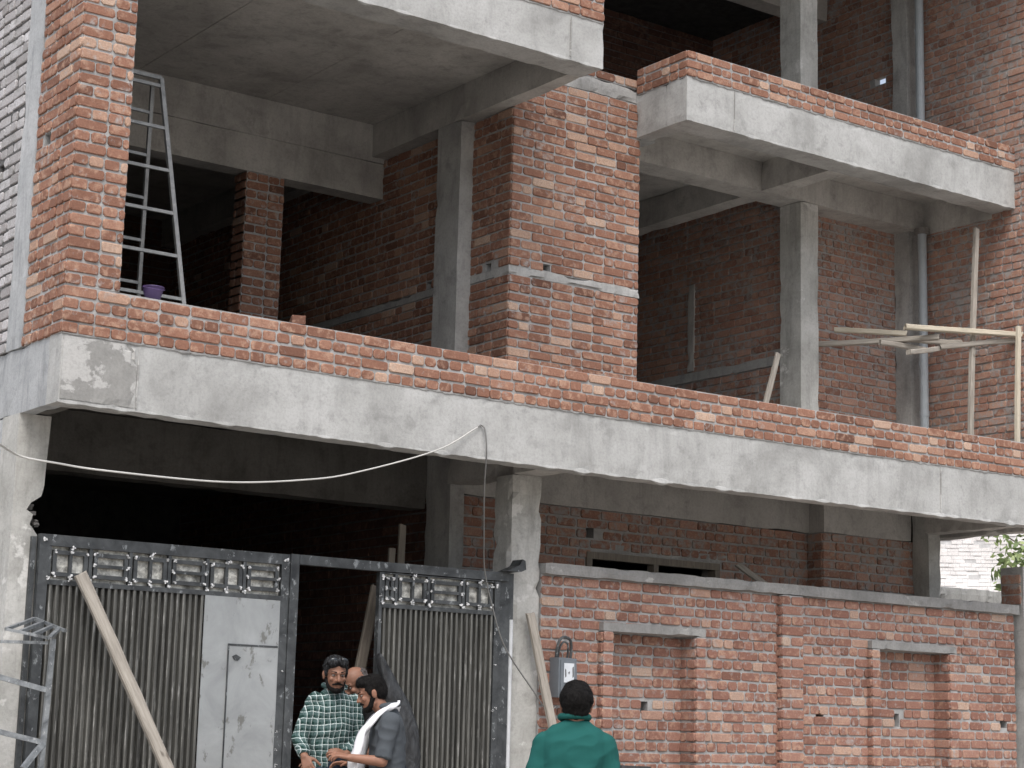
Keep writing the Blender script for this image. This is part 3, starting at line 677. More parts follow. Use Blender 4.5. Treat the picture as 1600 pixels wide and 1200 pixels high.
mb = MB(); mb.tube([(6.14, 1.70, 4.16), (6.14, 1.70, 7.03)], .047, 0, 14); mb.tube([(6.14, 1.70, 7.46), (6.14, 1.70, 10.15)], .047, 0, 14)
mb.tube([(6.14, 1.70, 5.0), (6.14, 1.70, 5.06)], .052, 0, 14); mb.tube([(6.14, 1.70, 6.98), (6.14, 1.70, 7.04)], .08, 1, 9)
tag(mb.build('drain_pipe', ['pipe', 'debris'], smooth=False), 'grey drain pipe standing in the corner of the right balcony', 'pipe')

def smooth_path(pts, n_=10):
    P_ = [Vector(p) for p in pts]; P_ = [P_[0]*2-P_[1]]+P_+[P_[-1]*2-P_[-2]]; out = []
    for i in range(1, len(P_)-2):
        for k in range(n_):
            t = k/n_; a, b, c, d_ = P_[i-1:i+3]
            out.append(.5*((2*b)+(c-a)*t+(2*a-5*b+4*c-d_)*t*t+(3*b-a-3*c+d_)*t**3))
    out.append(P_[-2]); return out
mb = MB()
mb.tube(smooth_path([(-4.45, .3, 3.42), (-4.19, .50, 3.37), (-4.0, .3, 3.32), (-3.80, -.02, 3.26), (-2.94, -.05, 3.265), (-2.25, -.05, 3.35), (-1.83, -.05, 3.45), (-1.16, -.04, 3.68), (-.78, -.02, 3.90)]), .0085, 0, 8, .005)
mb.tube(smooth_path([(-.78, -.02, 3.90), (-.745, -.012, 3.92), (-.72, -.03, 3.88), (-.70, -.03, 3.72), (-.62, .1, 3.45), (-.47, .3, 3.1), (-.35, .45, 2.87), (-.25, .48, 2.6), (-.1, .5, 2.28), (.2, .52, 1.95), (.37, .55, 1.80), (.5, .58, 1.83)]), .006, 1, 8)
tag(mb.build('electric_cable', ['cable_white', 'cable_grey'], smooth=True), 'pale sagging cable hung from the slab beam and running down to the meter', 'cable')

# ladder on the first floor
M['ladder'] = steel('pale galvanised tube', (.20, .205, .205), (.34, .345, .34), (.46, .46, .45), .62, .5, .3, 14)
LD = thing('step_ladder', 'steel step ladder standing behind the brick pier on the first floor', 'ladder')
a = MB(); b = MB()
def rail(m_, p0, p1, r_=.014): m_.bar(p0, p1, r_*2, r_*2, 0)
FT = 4.155
pR0, pR1 = Vector((-2.72, .98, FT)), Vector((-3.10, 1.0, 6.44))
pL0, pL1 = Vector((-3.55, .98, FT)), Vector((-3.42, 1.0, 6.44))
rail(a, pR0, pR1, .016); rail(a, pL0, pL1, .016)
for k in range(7):
    t = .12+k*.142; a.bar(pL0.lerp(pL1, t), pR0.lerp(pR1, t), .024, .024)
a.bar(pL1, pR1, .03, .03); a.bar(pL1+Vector((0, 0, -.06)), pR1+Vector((-.02, 0, -.06)), .02, .02)
qR0, qR1 = Vector((-2.93, 1.55, FT)), Vector((-3.13, 1.08, 6.42)); qL0, qL1 = Vector((-3.6, 1.55, FT)), Vector((-3.42, 1.06, 6.42))
rail(b, qR0, qR1, .014); rail(b, qL0, qL1, .014)
for k in range(6): t = .2+k*.14; b.bar(qL0.lerp(qL1, t), qR0.lerp(qR1, t), .022, .022)
a.build('front_ladder', 'ladder', LD); b.build('rear_ladder', 'ladder', LD)

# bucket
BK = thing('bucket', 'small purple plastic bucket on the brick parapet by the ladder', 'bucket', loc=(-3.47, .115, 4.488)); BK.scale = (.78, .78, .78)
mb = MB(); seg = 24; prof = [(.062, 0), (.088, .10), (.095, .125), (.10, .128), (.10, .134), (.092, .134), (.083, .10), (.058, .006)]
vs = [(r_*math.cos(2*math.pi*k/seg), r_*math.sin(2*math.pi*k/seg), z) for r_, z in prof for k in range(seg)]
mb.add(vs, [(i*seg+k, i*seg+(k+1) % seg, (i+1)*seg+(k+1) % seg, (i+1)*seg+k) for i in range(len(prof)-1) for k in range(seg)]+[tuple(range(seg-1, -1, -1)), tuple((len(prof)-1)*seg+k for k in range(seg))])
mb.build('pail', 'bucket', BK, True)
mb = MB(); mb.tube([(.1*math.cos(t), .1*math.sin(t)*.95-.01, .125+.03*math.sin(t)) for t in [math.pi*1.0+math.pi*k/12 for k in range(13)]], .004, 0, 6); mb.build('handle', 'bucket', BK)
# loose brick
mb = MB(); mb.rbox(-.10, .10, -.05, .05, 0, .065, 0, .03, .004, .012)
o = mb.build('loose_brick', 'brick_clean'); o.location = (-2.33, .10, 4.476); o.rotation_euler = (.0, 0, 1.2); tag(o, 'single loose brick lying on the parapet below the dark doorway', 'brick')

# meter
MT = thing('electricity_meter', 'grey electricity meter box with looped conduit on the boundary wall', 'meter')
mb = MB(); mb.rbox(.50, .69, .515, .64, 1.90, 2.22, 0, .04, .001, .004); mb.rbox(.515, .675, .505, .514, 1.92, 2.20, 0, .05, .0005, .001); mb.build('casing', 'meter', MT)
mb = MB(); mb.box(.545, .645, .500, .504, 2.02, 2.175); mb.build('dial_face', 'meter_face', MT)
mb = MB(); mb.prism([(.553, 2.13), (.563, 2.12), (.566, 2.07), (.556, 2.06)], .4975, .4995); mb.prism([(.628, 2.14), (.638, 2.15), (.64, 2.07), (.63, 2.06)], .4975, .4995)
mb.prism([(.585, 2.10), (.60, 2.11), (.595, 2.085)], .4975, .4995); mb.build('dial_marks', 'black', MT)
mb = MB(); mb.tube(smooth_path([(.52, .58, 2.22), (.515, .56, 2.30), (.54, .55, 2.37), (.59, .55, 2.385), (.64, .55, 2.36), (.665, .57, 2.29), (.665, .58, 2.22)]), .012, 0, 8)
mb.tube(smooth_path([(.545, .59, 2.22), (.545, .57, 2.29), (.575, .56, 2.345), (.62, .56, 2.33), (.64, .58, 2.27), (.64, .59, 2.22)]), .009, 0, 8); mb.build('conduit', 'steel', MT)
MT.location.x = -.045
mb = MB(); mb.tube([(.03, .60, GZ), (.03, .60, 2.50)], .016, 0, 10); mb.tube([(.03, .60, 1.2), (.03, .60, 1.24)], .02, 0, 10)  # round strip added for the whitish edge of the column
tag(mb.build('edge_strip', 'edge_white'), 'thin whitish strip added down the edge of the concrete column by the gate', 'pipe')

# bent plate at gate top
mb = MB(); mb.prism([(-.10, 2.875), (.03, 2.93), (.06, 2.98), (.085, 2.97), (.095, 2.90), (.05, 2.88), (-.02, 2.88)], .50, .64)
tag(mb.build('bent_plate', 'steel'), 'bent steel plate on the gate top against the concrete column', 'plate')

# steel stand bottom left
SD = thing('steel_stand', 'welded steel tube stand with a small top shelf beside the left gate leaf', 'stand')
a = MB(); yq = .38
top = Vector((-3.985, .22, 2.14)); bot = Vector((-4.03, .24, GZ))
top2 = Vector((-4.45, .32, 2.18)); bot2 = Vector((-4.60, .30, GZ))
a.bar(bot, top, .032, .03); a.bar(bot2, top2, .032, .03)
for k in range(6):
    t = .815-k*.185; p = bot.lerp(top, t); q = bot2.lerp(top2, t+.045); a.bar(q, p, .034, .022)
back = Vector((0, .36, 0)); a.bar(bot2+back, top2+back*.5, .028, .028)
a.bar(bot.lerp(top, .63), Vector((-4.14, .2, 1.30)), .034, .034)
a.build('frame', 'stand', SD)
s_ = MB()
A1, A2, A3, A4 = (-4.30, .25, 2.19), (-4.00, .52, 2.285), (-3.89, .25, 2.20), (-4.06, .10, 2.14)
lp = lambda a_, b_, t: tuple(Vector(a_).lerp(Vector(b_), t))
for p, q in ((A1, A2), (A2, A3), (A1, lp(A1, A4, .98)), (lp(A4, A1, .3), A4), (lp(A1, A4, .3), lp(A2, A3, .3)), (lp(A1, A4, .62), lp(A2, A3, .6)), (A4, lp(A2, A3, .8)), ((-4.35, .3, 2.11), (-4.05, .14, 2.11))):
    s_.bar(p, q, .026, .02, 0, (0, 0, 1))
s_.build('shelf', 'stand', SD)
# ornamental grille leaning on boundary wall
GR = thing('metal_grille', 'black ornamental steel grille leaning at the foot of the boundary wall', 'grille')
mb = MB(); gx0, gx1, gz, gy = .55, 1.35, 1.37, .42
mb.bar((gx0, gy, gz), (gx1, gy, gz-.02), .03, .02); mb.bar((gx0, gy, gz-.09), (gx1, gy, gz-.11), .02, .02); mb.bar((gx0, gy-.2, GZ+.05), (gx1, gy-.2, GZ+.05), .03, .02)
for k in range(16):
    x = gx0+(gx1-gx0)*(k+.5)/16; c_ = Vector((x, gy, gz-.055)); mb.tube([c_+Vector((.02*math.cos(t), 0, .025*math.sin(t))) for t in [i*math.pi/5 for i in range(11)]], .005, 0, 5)
    mb.bar((x, gy, gz-.1), (x, gy-.2, GZ+.05), .012, .012)
mb.build('bars', 'black', GR)

# black sheet hanging on gate
mb = MB(); prof_ = []
path = [(-1.30, 2.16, .03), (-1.27, 2.10, .06), (-1.20, 1.95, .12), (-1.12, 1.80, .17), (-1.03, 1.60, .20), (-.97, 1.40, .17), (-.97, 1.2, .12), (-.98, 1.0, .10), (-1.0, .8, .08)]
nu = 14; vs = []
pp = []
for i in range(len(path)-1):
    for k in range(5):
        t = k/5; pp.append(tuple(path[i][j]*(1-t)+path[i+1][j]*t for j in range(3)))
pp.append(path[-1])
for i, (x, z, w2) in enumerate(pp):
    for k in range(nu):
        an = 2*math.pi*k/nu; fold = 1+.25*math.sin(an*3+i*.2)+.12*noise.noise(Vector((k, i*.4, 2)))
        vs.append((x+.03+math.cos(an)*w2*.5*fold, .50+math.sin(an)*.035*fold, z+math.cos(an)*.02))
mb.add(vs, [(i*nu+k, i*nu+(k+1) % nu, (i+1)*nu+(k+1) % nu, (i+1)*nu+k) for i in range(len(pp)-1) for k in range(nu)]+[tuple(range(nu-1, -1, -1)), tuple((len(pp)-1)*nu+k for k in range(nu))])
tag(mb.build('black_sheet', 'black', None, True), 'long crumpled black cloth hanging down the edge of the right gate leaf', 'cloth')
# ------------------------------------------------------------------ people
def skinmat(name, c):
    n = N(name); f = n.noise(30, 4, .6); n.col(n.mix(n.ramp(f, [(.35, .35), (.65, 0)]), c, tuple(x*.6 for x in c)))
    n.b.inputs['Subsurface Weight'].default_value = .08; n.b.inputs['Subsurface Radius'].default_value = (.02, .008, .005); return n.fin(.55, 0, .35)
M['skin_a'] = skinmat('skin brown', (.21, .105, .068)); M['skin_b'] = skinmat('skin tan', (.25, .125, .082))
def hairmat(name, a, b, th=.55):
    n = N(name); f = n.noise(40, 4, .7, n.mp((3, 3, .6))); n.col(n.ramp(f, [(th-.04, a), (th+.16, b)])); n.bump(f, .8, .006); return n.fin(.8, 0, .15)
M['hair_black'] = hairmat('black hair', (.005, .0045, .0045), (.014, .013, .012))
M['hair_grey'] = hairmat('greying hair', (.010, .010, .011), (.13, .14, .15), .57)
M['hair_bald'] = hairmat('thin grey hair', (.04, .035, .033), (.15, .14, .14), .5)
def cloth(name, c):
    n = N(name); f = n.noise(120, 3, .6); g = n.noise(3.5, 4, .6)
    n.col(n.mix(n.ramp(g, [(.3, .35), (.7, 0)]), c, tuple(x*.6 for x in c))); n.bump(f, .3, .002); return n.fin(.9, 0, .2)
M['green'] = cloth('green polo cotton', (.012, .088, .080)); M['grey'] = cloth('slate cotton', (.068, .078, .088)); M['blackc'] = cloth('black cotton', (.014, .014, .016))
M['jeans'] = cloth('dark blue denim', (.025, .035, .055)); M['scarf'] = cloth('white cotton towel', (.72, .73, .76)); M['shoe'] = cloth('brown leather', (.05, .035, .03))
n = N('plaid'); sx = n.new('ShaderNodeSeparateXYZ'); n.ln(n.tc.outputs['Object'], sx.inputs[0])
wob = n.math('MULTIPLY', n.noise(5, 3), .07)
hx = n.math('ADD', n.math('ADD', sx.outputs[0], n.math('MULTIPLY', sx.outputs[1], .55)), wob); hz = n.math('ADD', sx.outputs[2], wob)
def stripe(src, per, ph, wd): return n.math('LESS_THAN', n.math('FRACT', n.math('ADD', n.math('MULTIPLY', src, 1/per), ph)), wd)
c = n.mix(n.math('MULTIPLY', stripe(hx, .040, 0, .45), .5), (.010, .036, .030), (.10, .155, .155)); c = n.mix(n.math('MULTIPLY', stripe(hz, .040, 0, .42), .45), c, (.10, .155, .155))
c = n.mix(n.math('MULTIPLY', stripe(hx, .040, .55, .11), .8), c, (.50, .57, .57)); c = n.mix(n.math('MULTIPLY', stripe(hz, .040, .55, .11), .8), c, (.50, .57, .57))
c = n.mix(n.math('MULTIPLY', stripe(hx, .020, .8, .12), .7), c, (.008, .02, .018)); c = n.mix(n.math('MULTIPLY', stripe(hz, .040, .25, .08), .7), c, (.008, .02, .018))
n.col(c); n.bump(n.noise(120), .3, .002); M['plaid'] = n.fin(.9, 0, .2)
n = N('eye'); n.col((.22, .2, .19)); M['eye'] = n.fin(.25)
n = N('iris'); n.col((.01, .006, .004)); M['iris'] = n.fin(.2)

class Blob(MB):
    def ell(s, c, r, R_=None, m=0):
        c = Vector(c); nu, nv = 18, 11; vs = []
        for i in range(1, nv):
            t = math.pi*i/nv
            for k in range(nu):
                a_ = 2*math.pi*k/nu; p = Vector((r[0]*math.sin(t)*math.cos(a_), r[1]*math.sin(t)*math.sin(a_), r[2]*math.cos(t)))
                vs.append(c+(R_ @ p if R_ else p))
        tp = Vector((0, 0, r[2])); b0 = len(vs); vs += [c+(R_ @ tp if R_ else tp), c-(R_ @ tp if R_ else tp)]
        fs = [(i*nu+k, (i+1)*nu+k, (i+1)*nu+(k+1) % nu, i*nu+(k+1) % nu) for i in range(nv-2) for k in range(nu)]
        fs += [(b0, k, (k+1) % nu) for k in range(nu)]+[(b0+1, (nv-2)*nu+(k+1) % nu, (nv-2)*nu+k) for k in range(nu)]
        s.add(vs, fs, m)
    def cap(s, p, q, r, r2=None, flat=False):
        p, q = Vector(p), Vector(q); r2 = r if r2 is None else r2; seg = 14
        d_ = (q-p); L_ = d_.length; d_ = d_/L_ if L_ > 1e-6 else Vector((0, 0, 1)); e = d_.orthogonal().normalized(); g_ = d_.cross(e)
        rows = []
        if not flat:
            for i in range(1, 5): t = math.pi/2*i/5; rows.append((-r*math.cos(t), r*math.sin(t)))
        rows.append((0, r)); rows.append((L_, r2))
        if not flat:
            for i in range(1, 5): t = math.pi/2*i/5; rows.append((L_+r2*math.sin(t), r2*math.cos(t)))
        vs = [p+d_*h+e*math.cos(2*math.pi*k/seg)*rr+g_*math.sin(2*math.pi*k/seg)*rr for h, rr in rows for k in range(seg)]
        a_ = len(rows); fs = [(i*seg+k, i*seg+(k+1) % seg, (i+1)*seg+(k+1) % seg, (i+1)*seg+k) for i in range(a_-1) for k in range(seg)]
        fs += [tuple(range(seg-1, -1, -1)), tuple((a_-1)*seg+k for k in range(seg))]
        s.add(vs, fs)
    def chain(s, pts, rs, flat=False):
        for i in range(len(pts)-1): s.cap(pts[i], pts[i+1], rs[i], rs[i+1], flat and i == len(pts)-2)
    def loft(s, rings, seg=28):
        vs = []
        for (x, y, z, rx, ry, yaw) in rings:
            for k in range(seg):
                a_ = 2*math.pi*k/seg; ca, sa = math.cos(a_), math.sin(a_)
                px = rx*math.copysign(abs(ca)**.85, ca); py = ry*math.copysign(abs(sa)**.85, sa)
                vs.append((x+px*math.cos(yaw)-py*math.sin(yaw), y+px*math.sin(yaw)+py*math.cos(yaw), z))
        n_ = len(rings); s.add(vs, [(i*seg+k, i*seg+(k+1) % seg, (i+1)*seg+(k+1) % seg, (i+1)*seg+k) for i in range(n_-1) for k in range(seg)]+[tuple(range(seg-1, -1, -1)), tuple((n_-1)*seg+k for k in range(seg))])
    def fuse(s, name, mat, parent, vox=.006, it=6, fold=0, fs_=9., seed=0):
        o = s.build(name+'_src', mat); md = o.modifiers.new('r', 'REMESH'); md.mode = 'VOXEL'; md.voxel_size = vox
        sm = o.modifiers.new('s', 'SMOOTH'); sm.factor = .5; sm.iterations = it
        dg = bpy.context.evaluated_depsgraph_get(); dg.update()
        me = bpy.data.meshes.new_from_object(o.evaluated_get(dg)); bpy.data.objects.remove(o)
        me.name = name
        if fold:
            nr = [v.normal.copy() for v in me.vertices]
            for v, q in zip(me.vertices, nr):
                p = v.co; d_ = noise.noise(Vector((p.x*fs_, p.y*fs_, p.z*fs_*.8+seed)))+.8*(1-abs(noise.noise(Vector((p.x*fs_*.7+p.z*fs_*.5, p.y*fs_, p.z*fs_*1.3-p.x*fs_*.4+seed)))*2.6))
                v.co = p+q*d_*fold
        me.polygons.foreach_set('use_smooth', [True]*len(me.polygons))
        if not me.materials: me.materials.append(M[mat])
        r = bpy.data.objects.new(name, me); COL.objects.link(r)
        if parent: r.parent = parent
        return r

def hand(bl, wrist, d_, nrm, curl, side=1, sc=1.0, spread=.10):
    """palm along d_, nrm = back of the hand, thumb on side*(d_ x nrm)"""
    d_ = Vector(d_).normalized(); nrm = Vector(nrm); nrm = (nrm-d_*nrm.dot(d_)).normalized(); t = d_.cross(nrm)*side; wv = Vector(wrist)
    for k in (-1.35, -.45, .45, 1.35): bl.cap(wv+t*k*.010*sc, wv+d_*.078*sc+t*k*.0205*sc, .0155*sc, .0125*sc)
    lens = (.070, .080, .076, .060)
    for i, k in enumerate((1.45, .48, -.48, -1.45)):
        p = wv+d_*.080*sc+t*k*.0215*sc; a_ = 0; dd = (d_+t*k*spread).normalized(); r_ = .0095*sc
        for j, fr_ in enumerate((.44, .31, .25)):
            a_ += curl[i]*(.8 if j == 0 else 1.0); v = (dd*math.cos(a_)-nrm*math.sin(a_)); q = p+v*lens[i]*fr_*sc; bl.cap(p, q, r_, r_*.92); p = q; r_ *= .92
    p = wv+d_*.022*sc+t*.022*sc; v = (d_*.6+t*.8-nrm*.15).normalized(); q = p+v*.042*sc; bl.cap(p, q, .0145*sc, .0115*sc)
    v = (d_*.85+t*.35-nrm*.45).normalized(); q2 = q+v*.032*sc; bl.cap(q, q2, .0115*sc, .0095*sc); bl.cap(q2, q2+(v-nrm*.25).normalized()*.024*sc, .0098*sc, .0085*sc)

def head(bl, c, yaw, pitch, sc=1.0, roll=0.):
    Rm = Matrix.Rotation(yaw, 3, 'Z') @ Matrix.Rotation(pitch, 3, 'X') @ Matrix.Rotation(roll, 3, 'Y'); c = Vector(c)
    T_ = lambda p: c+Rm @ (Vector(p)*sc)
    E_ = lambda p, r: bl.ell(T_(p), [x*sc for x in r], Rm)
    C_ = lambda p, q, r, r2: bl.cap(T_(p), T_(q), r*sc, r2*sc)
    E_((0, .012, .030), (.073, .093, .088)); E_((0, -.022, -.030), (.058, .066, .078)); E_((0, -.058, -.088), (.030, .028, .024))
    C_((-.045, .0, -.062), (-.018, -.052, -.092), .018, .016); C_((.045, .0, -.062), (.018, -.052, -.092), .018, .016)
    C_((0, -.080, .018), (0, -.106, -.022), .008, .0125); E_((-.013, -.092, -.027), (.009, .010, .008)); E_((.013, -.092, -.027), (.009, .010, .008))
    C_((-.040, -.070, .027), (0, -.084, .024), .010, .011); C_((.040, -.070, .027), (0, -.084, .024), .010, .011)
    E_((-.040, -.062, -.018), (.020, .018, .018)); E_((.040, -.062, -.018), (.020, .018, .018))
    C_((-.022, -.076, -.058), (.022, -.076, -.058), .008, .008); C_((-.018, -.075, -.067), (.018, -.075, -.067), .008, .008)
    for s_ in (-1, 1): E_((s_*.076, .012, -.006), (.010, .020, .031)); E_((s_*.080, .018, .004), (.009, .014, .02))
    return T_, Rm

def eyes(par, T_, Rm, sc=1.0):
    for s_ in (-1, 1):
        b = Blob(); b.ell(T_((s_*.030, -.071, .008)), [.0125*sc, .0085*sc, .0055*sc], Rm, 0); b.ell(T_((s_*.030, -.0795, .007)), [.0055*sc, .003*sc, .0052*sc], Rm, 1)
        b.build('eye', ['eye', 'iris'], par, True)

def legs(bl, hipz, hw, fac, clothes=False, ex=0.):
    fx, fy = math.sin(fac), -math.cos(fac); lx, ly = -fy, fx
    for s_ in (-1, 1):
        h = Vector((lx*hw*s_, ly*hw*s_, hipz)); k = Vector((lx*(hw+.01)*s_+fx*.02, ly*(hw+.01)*s_+fy*.02, hipz*.53)); a_ = Vector((lx*(hw+.02)*s_, ly*(hw+.02)*s_, .09))
        if clothes: bl.chain([h, k, a_], [.093+ex, .066+ex, .058+ex], True)
        else: bl.chain([h, k, a_], [.083, .055, .038]); bl.cap(a_-Vector((0, 0, .04)), a_+Vector((fx*.15, fy*.15, -.055)), .036, .028)

def person(label, loc, fac, hp, hyaw, hpitch, skin, shirt, hair, top, arms, sleeve, sc=1.0, hipz=.92, hw=.09, bald=False, ss=1.0, moust=0, roll=0., hcol='hair_black'):
    P_ = thing('person', label, 'person', None, (loc[0], loc[1], GZ)); P_.rotation_euler = (0, 0, -YAW)
    b = Blob(); T_, Rm = head(b, hp, hyaw, hpitch, sc, roll)
    neck = Vector(top[-1][:3]); b.cap(neck-Vector((0, 0, .06)), T_((0, .02, -.07)), .058*sc, .050*sc)
    b.loft([(x, y, z, rx-.018, ry-.018, yw) for x, y, z, rx, ry, yw in top[:-2]]); b.cap((top[0][0], top[0][1], hipz-.02), (top[1][0], top[1][1], top[1][2]), .11, .12)
    for (sh, el, wr, hd_, nr, curl, side) in arms:
        b.chain([sh, el, wr], [.046*ss, .037*ss, .025*ss]); hand(b, wr, hd_, nr, curl, side, sc*1.0)
    legs(b, hipz, hw, fac)
    body = b.fuse('body', skin, P_, .0052, 5)
    eyes(P_, T_, Rm, sc)
    # shirt
    s_ = Blob(); s_.loft(top)
    for (sh, el, wr, *_r) in arms:
        sh, el, wr = Vector(sh), Vector(el), Vector(wr)
        if sleeve <= 1: s_.cap(sh, sh.lerp(el, sleeve), .063*ss, .060*ss, False) if sleeve < .5 else (s_.cap(sh, sh.lerp(el, sleeve*.6), .063*ss, .056*ss), s_.cap(sh.lerp(el, sleeve*.4), sh.lerp(el, sleeve), .057*ss, .056*ss, True))
        else: s_.cap(sh, el, .062*ss, .054*ss); s_.cap(el, el.lerp(wr, sleeve-1), .054*ss, .040*ss, True)
    sh_ = s_.fuse('shirt', shirt, P_, .007, 6, .0085, 9, hash(label) % 7)
    # collar
    nx, ny, nz = top[-1][:3]; cb = Blob(); pts_ = []
    for k in range(15):
        a_ = fac-math.pi/2+.45+(2*math.pi-.9)*k/14; rr = (.074)*sc; pts_.append((nx+math.cos(a_)*rr, ny+math.sin(a_)*rr*.95, nz+.005+.022*math.sin((k/14)*math.pi)))
    for k in range(14): cb.cap(pts_[k], pts_[k+1], .019, .019)
    cb.fuse('collar', shirt, sh_, .006, 3)
    t_ = Blob(); legs(t_, hipz, hw, fac, True, .012); t_.cap((top[0][0], top[0][1], hipz-.02), (top[1][0], top[1][1], hipz+.12), .145, .13); t_.fuse('trousers', 'jeans', P_, .010, 5, .006, 8, 3)
    fx, fy = math.sin(fac), -math.cos(fac); lx, ly = -fy, fx
    for q in (-1, 1):
        a_ = Vector((lx*(hw+.02)*q, ly*(hw+.02)*q, .035)); sb = Blob(); sb.cap(a_-Vector((fx*.05, fy*.05, 0)), a_+Vector((fx*.16, fy*.16, 0)), .042, .038); sb.fuse('shoe', 'shoe', P_, .008, 3)
    # hair
    h = Blob(); E_ = lambda p, r: h.ell(T_(p), [x*sc for x in r], Rm)
    if not bald:
        E_((0, .024, .050), (.080, .092, .082)); E_((0, .050, .012), (.072, .066, .075)); E_((-.030, -.045, .088), (.042, .040, .030)); E_((.030, -.045, .090), (.042, .040, .030)); E_((0, -.02, .104), (.055, .06, .028))
        for q in (-1, 1): E_((q*.066, -.008, .028), (.014, .024, .040))
        if hair: E_((0, .035, .035), (.091, .10, .088)); E_((0, .052, -.018), (.074, .054, .058)); E_((0, .02, .085), (.07, .08, .05))
    else:
        E_((0, .040, .010), (.079, .072, .058)); E_((0, .050, .05), (.066, .06, .045))
        for q in (-1, 1): E_((q*.068, .005, .022), (.013, .045, .030))
    ho = h.fuse('hair', hcol, P_, .006, 3, .0035, 38, 1)
    me = ho.data; R = random.Random(9); nv = len(me.vertices); base = [(v.co.copy(), v.normal.copy()) for v in me.vertices]
    vs_ = [tuple(p) for p, q in base]; fs_ = [tuple(p.vertices) for p in me.polygons]; crown_ = T_((0, .03, .13))
    for i in range(1500 if not bald else 500):
        p, q = R.choice(base); t_ = (p-crown_); t_ = (t_-q*t_.dot(q)); t_ = t_.normalized() if t_.length > 1e-5 else q.orthogonal()
        t_ = (t_+Vector((R.uniform(-.5, .5), R.uniform(-.5, .5), R.uniform(-.5, .5)))*.7+q*R.uniform(.1, .45)).normalized(); w2 = t_.cross(q).normalized()*.0014
        L_ = R.uniform(.010, .026); b0 = len(vs_); vs_ += [tuple(p-w2-q*.001), tuple(p+w2-q*.001), tuple(p+t_*L_)]; fs_.append((b0, b0+1, b0+2))
    m2 = bpy.data.meshes.new('hair'); m2.from_pydata(vs_, [], fs_); m2.materials.append(M[hcol]); m2.polygons.foreach_set('use_smooth', [True]*len(m2.polygons)); ho.data = m2
    eb = Blob()
    for q in (-1, 1): eb.cap(T_((q*.018, -.086, .030)), T_((q*.046, -.070, .034)), .005*sc, .0035*sc)
    eb.cap(T_((-.018, -.082, .027)), T_((.018, -.082, .027)), .0045*sc, .0045*sc)
    eb.fuse('eyebrows', 'hair_black', P_, .003, 1)
    if moust:
        mo = Blob()
        for q in (-1, 1): mo.cap(T_((0, -.092, -.044)), T_((q*.034, -.078, -.054)), .009*sc, .006*sc)
        mo.fuse('moustache', 'hair_black', P_, .0035, 2)
        if moust > 1:
            be = Blob(); E2 = lambda p, r: be.ell(T_(p), [x*sc for x in r], Rm); E2((0, -.055, -.092), (.038, .036, .026))
            for q in (-1, 1): be.cap(T_((q*.058, -.004, -.03)), T_((q*.044, -.035, -.078)), .017*sc, .018*sc); be.cap(T_((q*.044, -.035, -.078)), T_((q*.015, -.06, -.096)), .018*sc, .02*sc)
            be.fuse('beard', 'hair_black', P_, .004, 2, .001, 60)
    return P_, T_, Rm

RAD = math.radians
def torso(cx_, cy_, zt_, yaw, lean=(0, 0), w_=1.0, d_=1.0, H=.68):
    prof_ = ((0, .185, .130), (.16, .178, .125), (.33, .172, .122), (.5, .180, .128), (.68, .192, .128), (.82, .196, .115), (.90, .165, .098), (.955, .105, .080), (1.0, .066, .064))
    return [(cx_+lean[0]*(1-t), cy_+lean[1]*(1-t), zt_-H*(1-t), a_*w_, b_*d_, yaw) for t, a_, b_ in prof_]
# man in the plaid shirt: faces the camera, image-left arm bent in front of the body
pa, Ta, Ra = person('man with moustache and greying hair in a green and white plaid shirt', (-2.415, -.8), RAD(32), (0, -.02, 1.635), RAD(20), RAD(10), 'skin_a', 'plaid', 0,
       torso(-.01, .06, 1.545, RAD(32), (-.03, .02), .86, .92), [
        ((-.130, .0, 1.46), (-.215, -.03, 1.22), (-.165, -.18, 1.10), (.35, -.45, -.75), (-.3, -.9, .3), (.35, .4, .45, .5), -1),
        ((.115, .13, 1.46), (.15, .12, 1.19), (.10, -.08, 1.12), (-.7, -.7, .1), (.2, -.6, .8), (.5, .55, .6, .6), 1)], 1.9, .98, .93, .09, moust=2, hcol='hair_grey')
gl = Blob()
for q in (-1, 1): gl.ell(Ta((q*.034, -.062, .108)), (.028, .012, .018), Ra)
gl.cap(Ta((-.012, -.074, .112)), Ta((.012, -.074, .112)), .004, .004)
for q in (-1, 1): gl.cap(Ta((q*.060, -.055, .108)), Ta((q*.088, .02, .055)), .0035, .0035)
n = N('dark lens'); n.col((.02, .025, .03)); M['lens'] = n.fin(.12)
gl.build('sunglasses', 'lens', pa, True)
# balding man between them
person('balding man in black clothes bending his head between the other two men', (-2.145, -.62), RAD(-48), (0, -.02, 1.585), RAD(-52), RAD(30), 'skin_a', 'blackc', 0,
       torso(.035, .07, 1.50, RAD(-48), (.03, .03), 1.0, 1.0), [
        ((-.07, .17, 1.41), (-.12, .19, 1.14), (-.23, .04, 1.06), (-.7, -.6, 0), (0, 0, 1), (.3, .4, .4, .4), 1),
        ((.12, -.06, 1.41), (.14, -.09, 1.14), (-.02, -.16, 1.05), (-.9, -.3, 0), (0, 0, 1), (.3, .4, .4, .4), -1)], .85, .97, .9, .09, bald=True, moust=1, hcol='hair_bald')
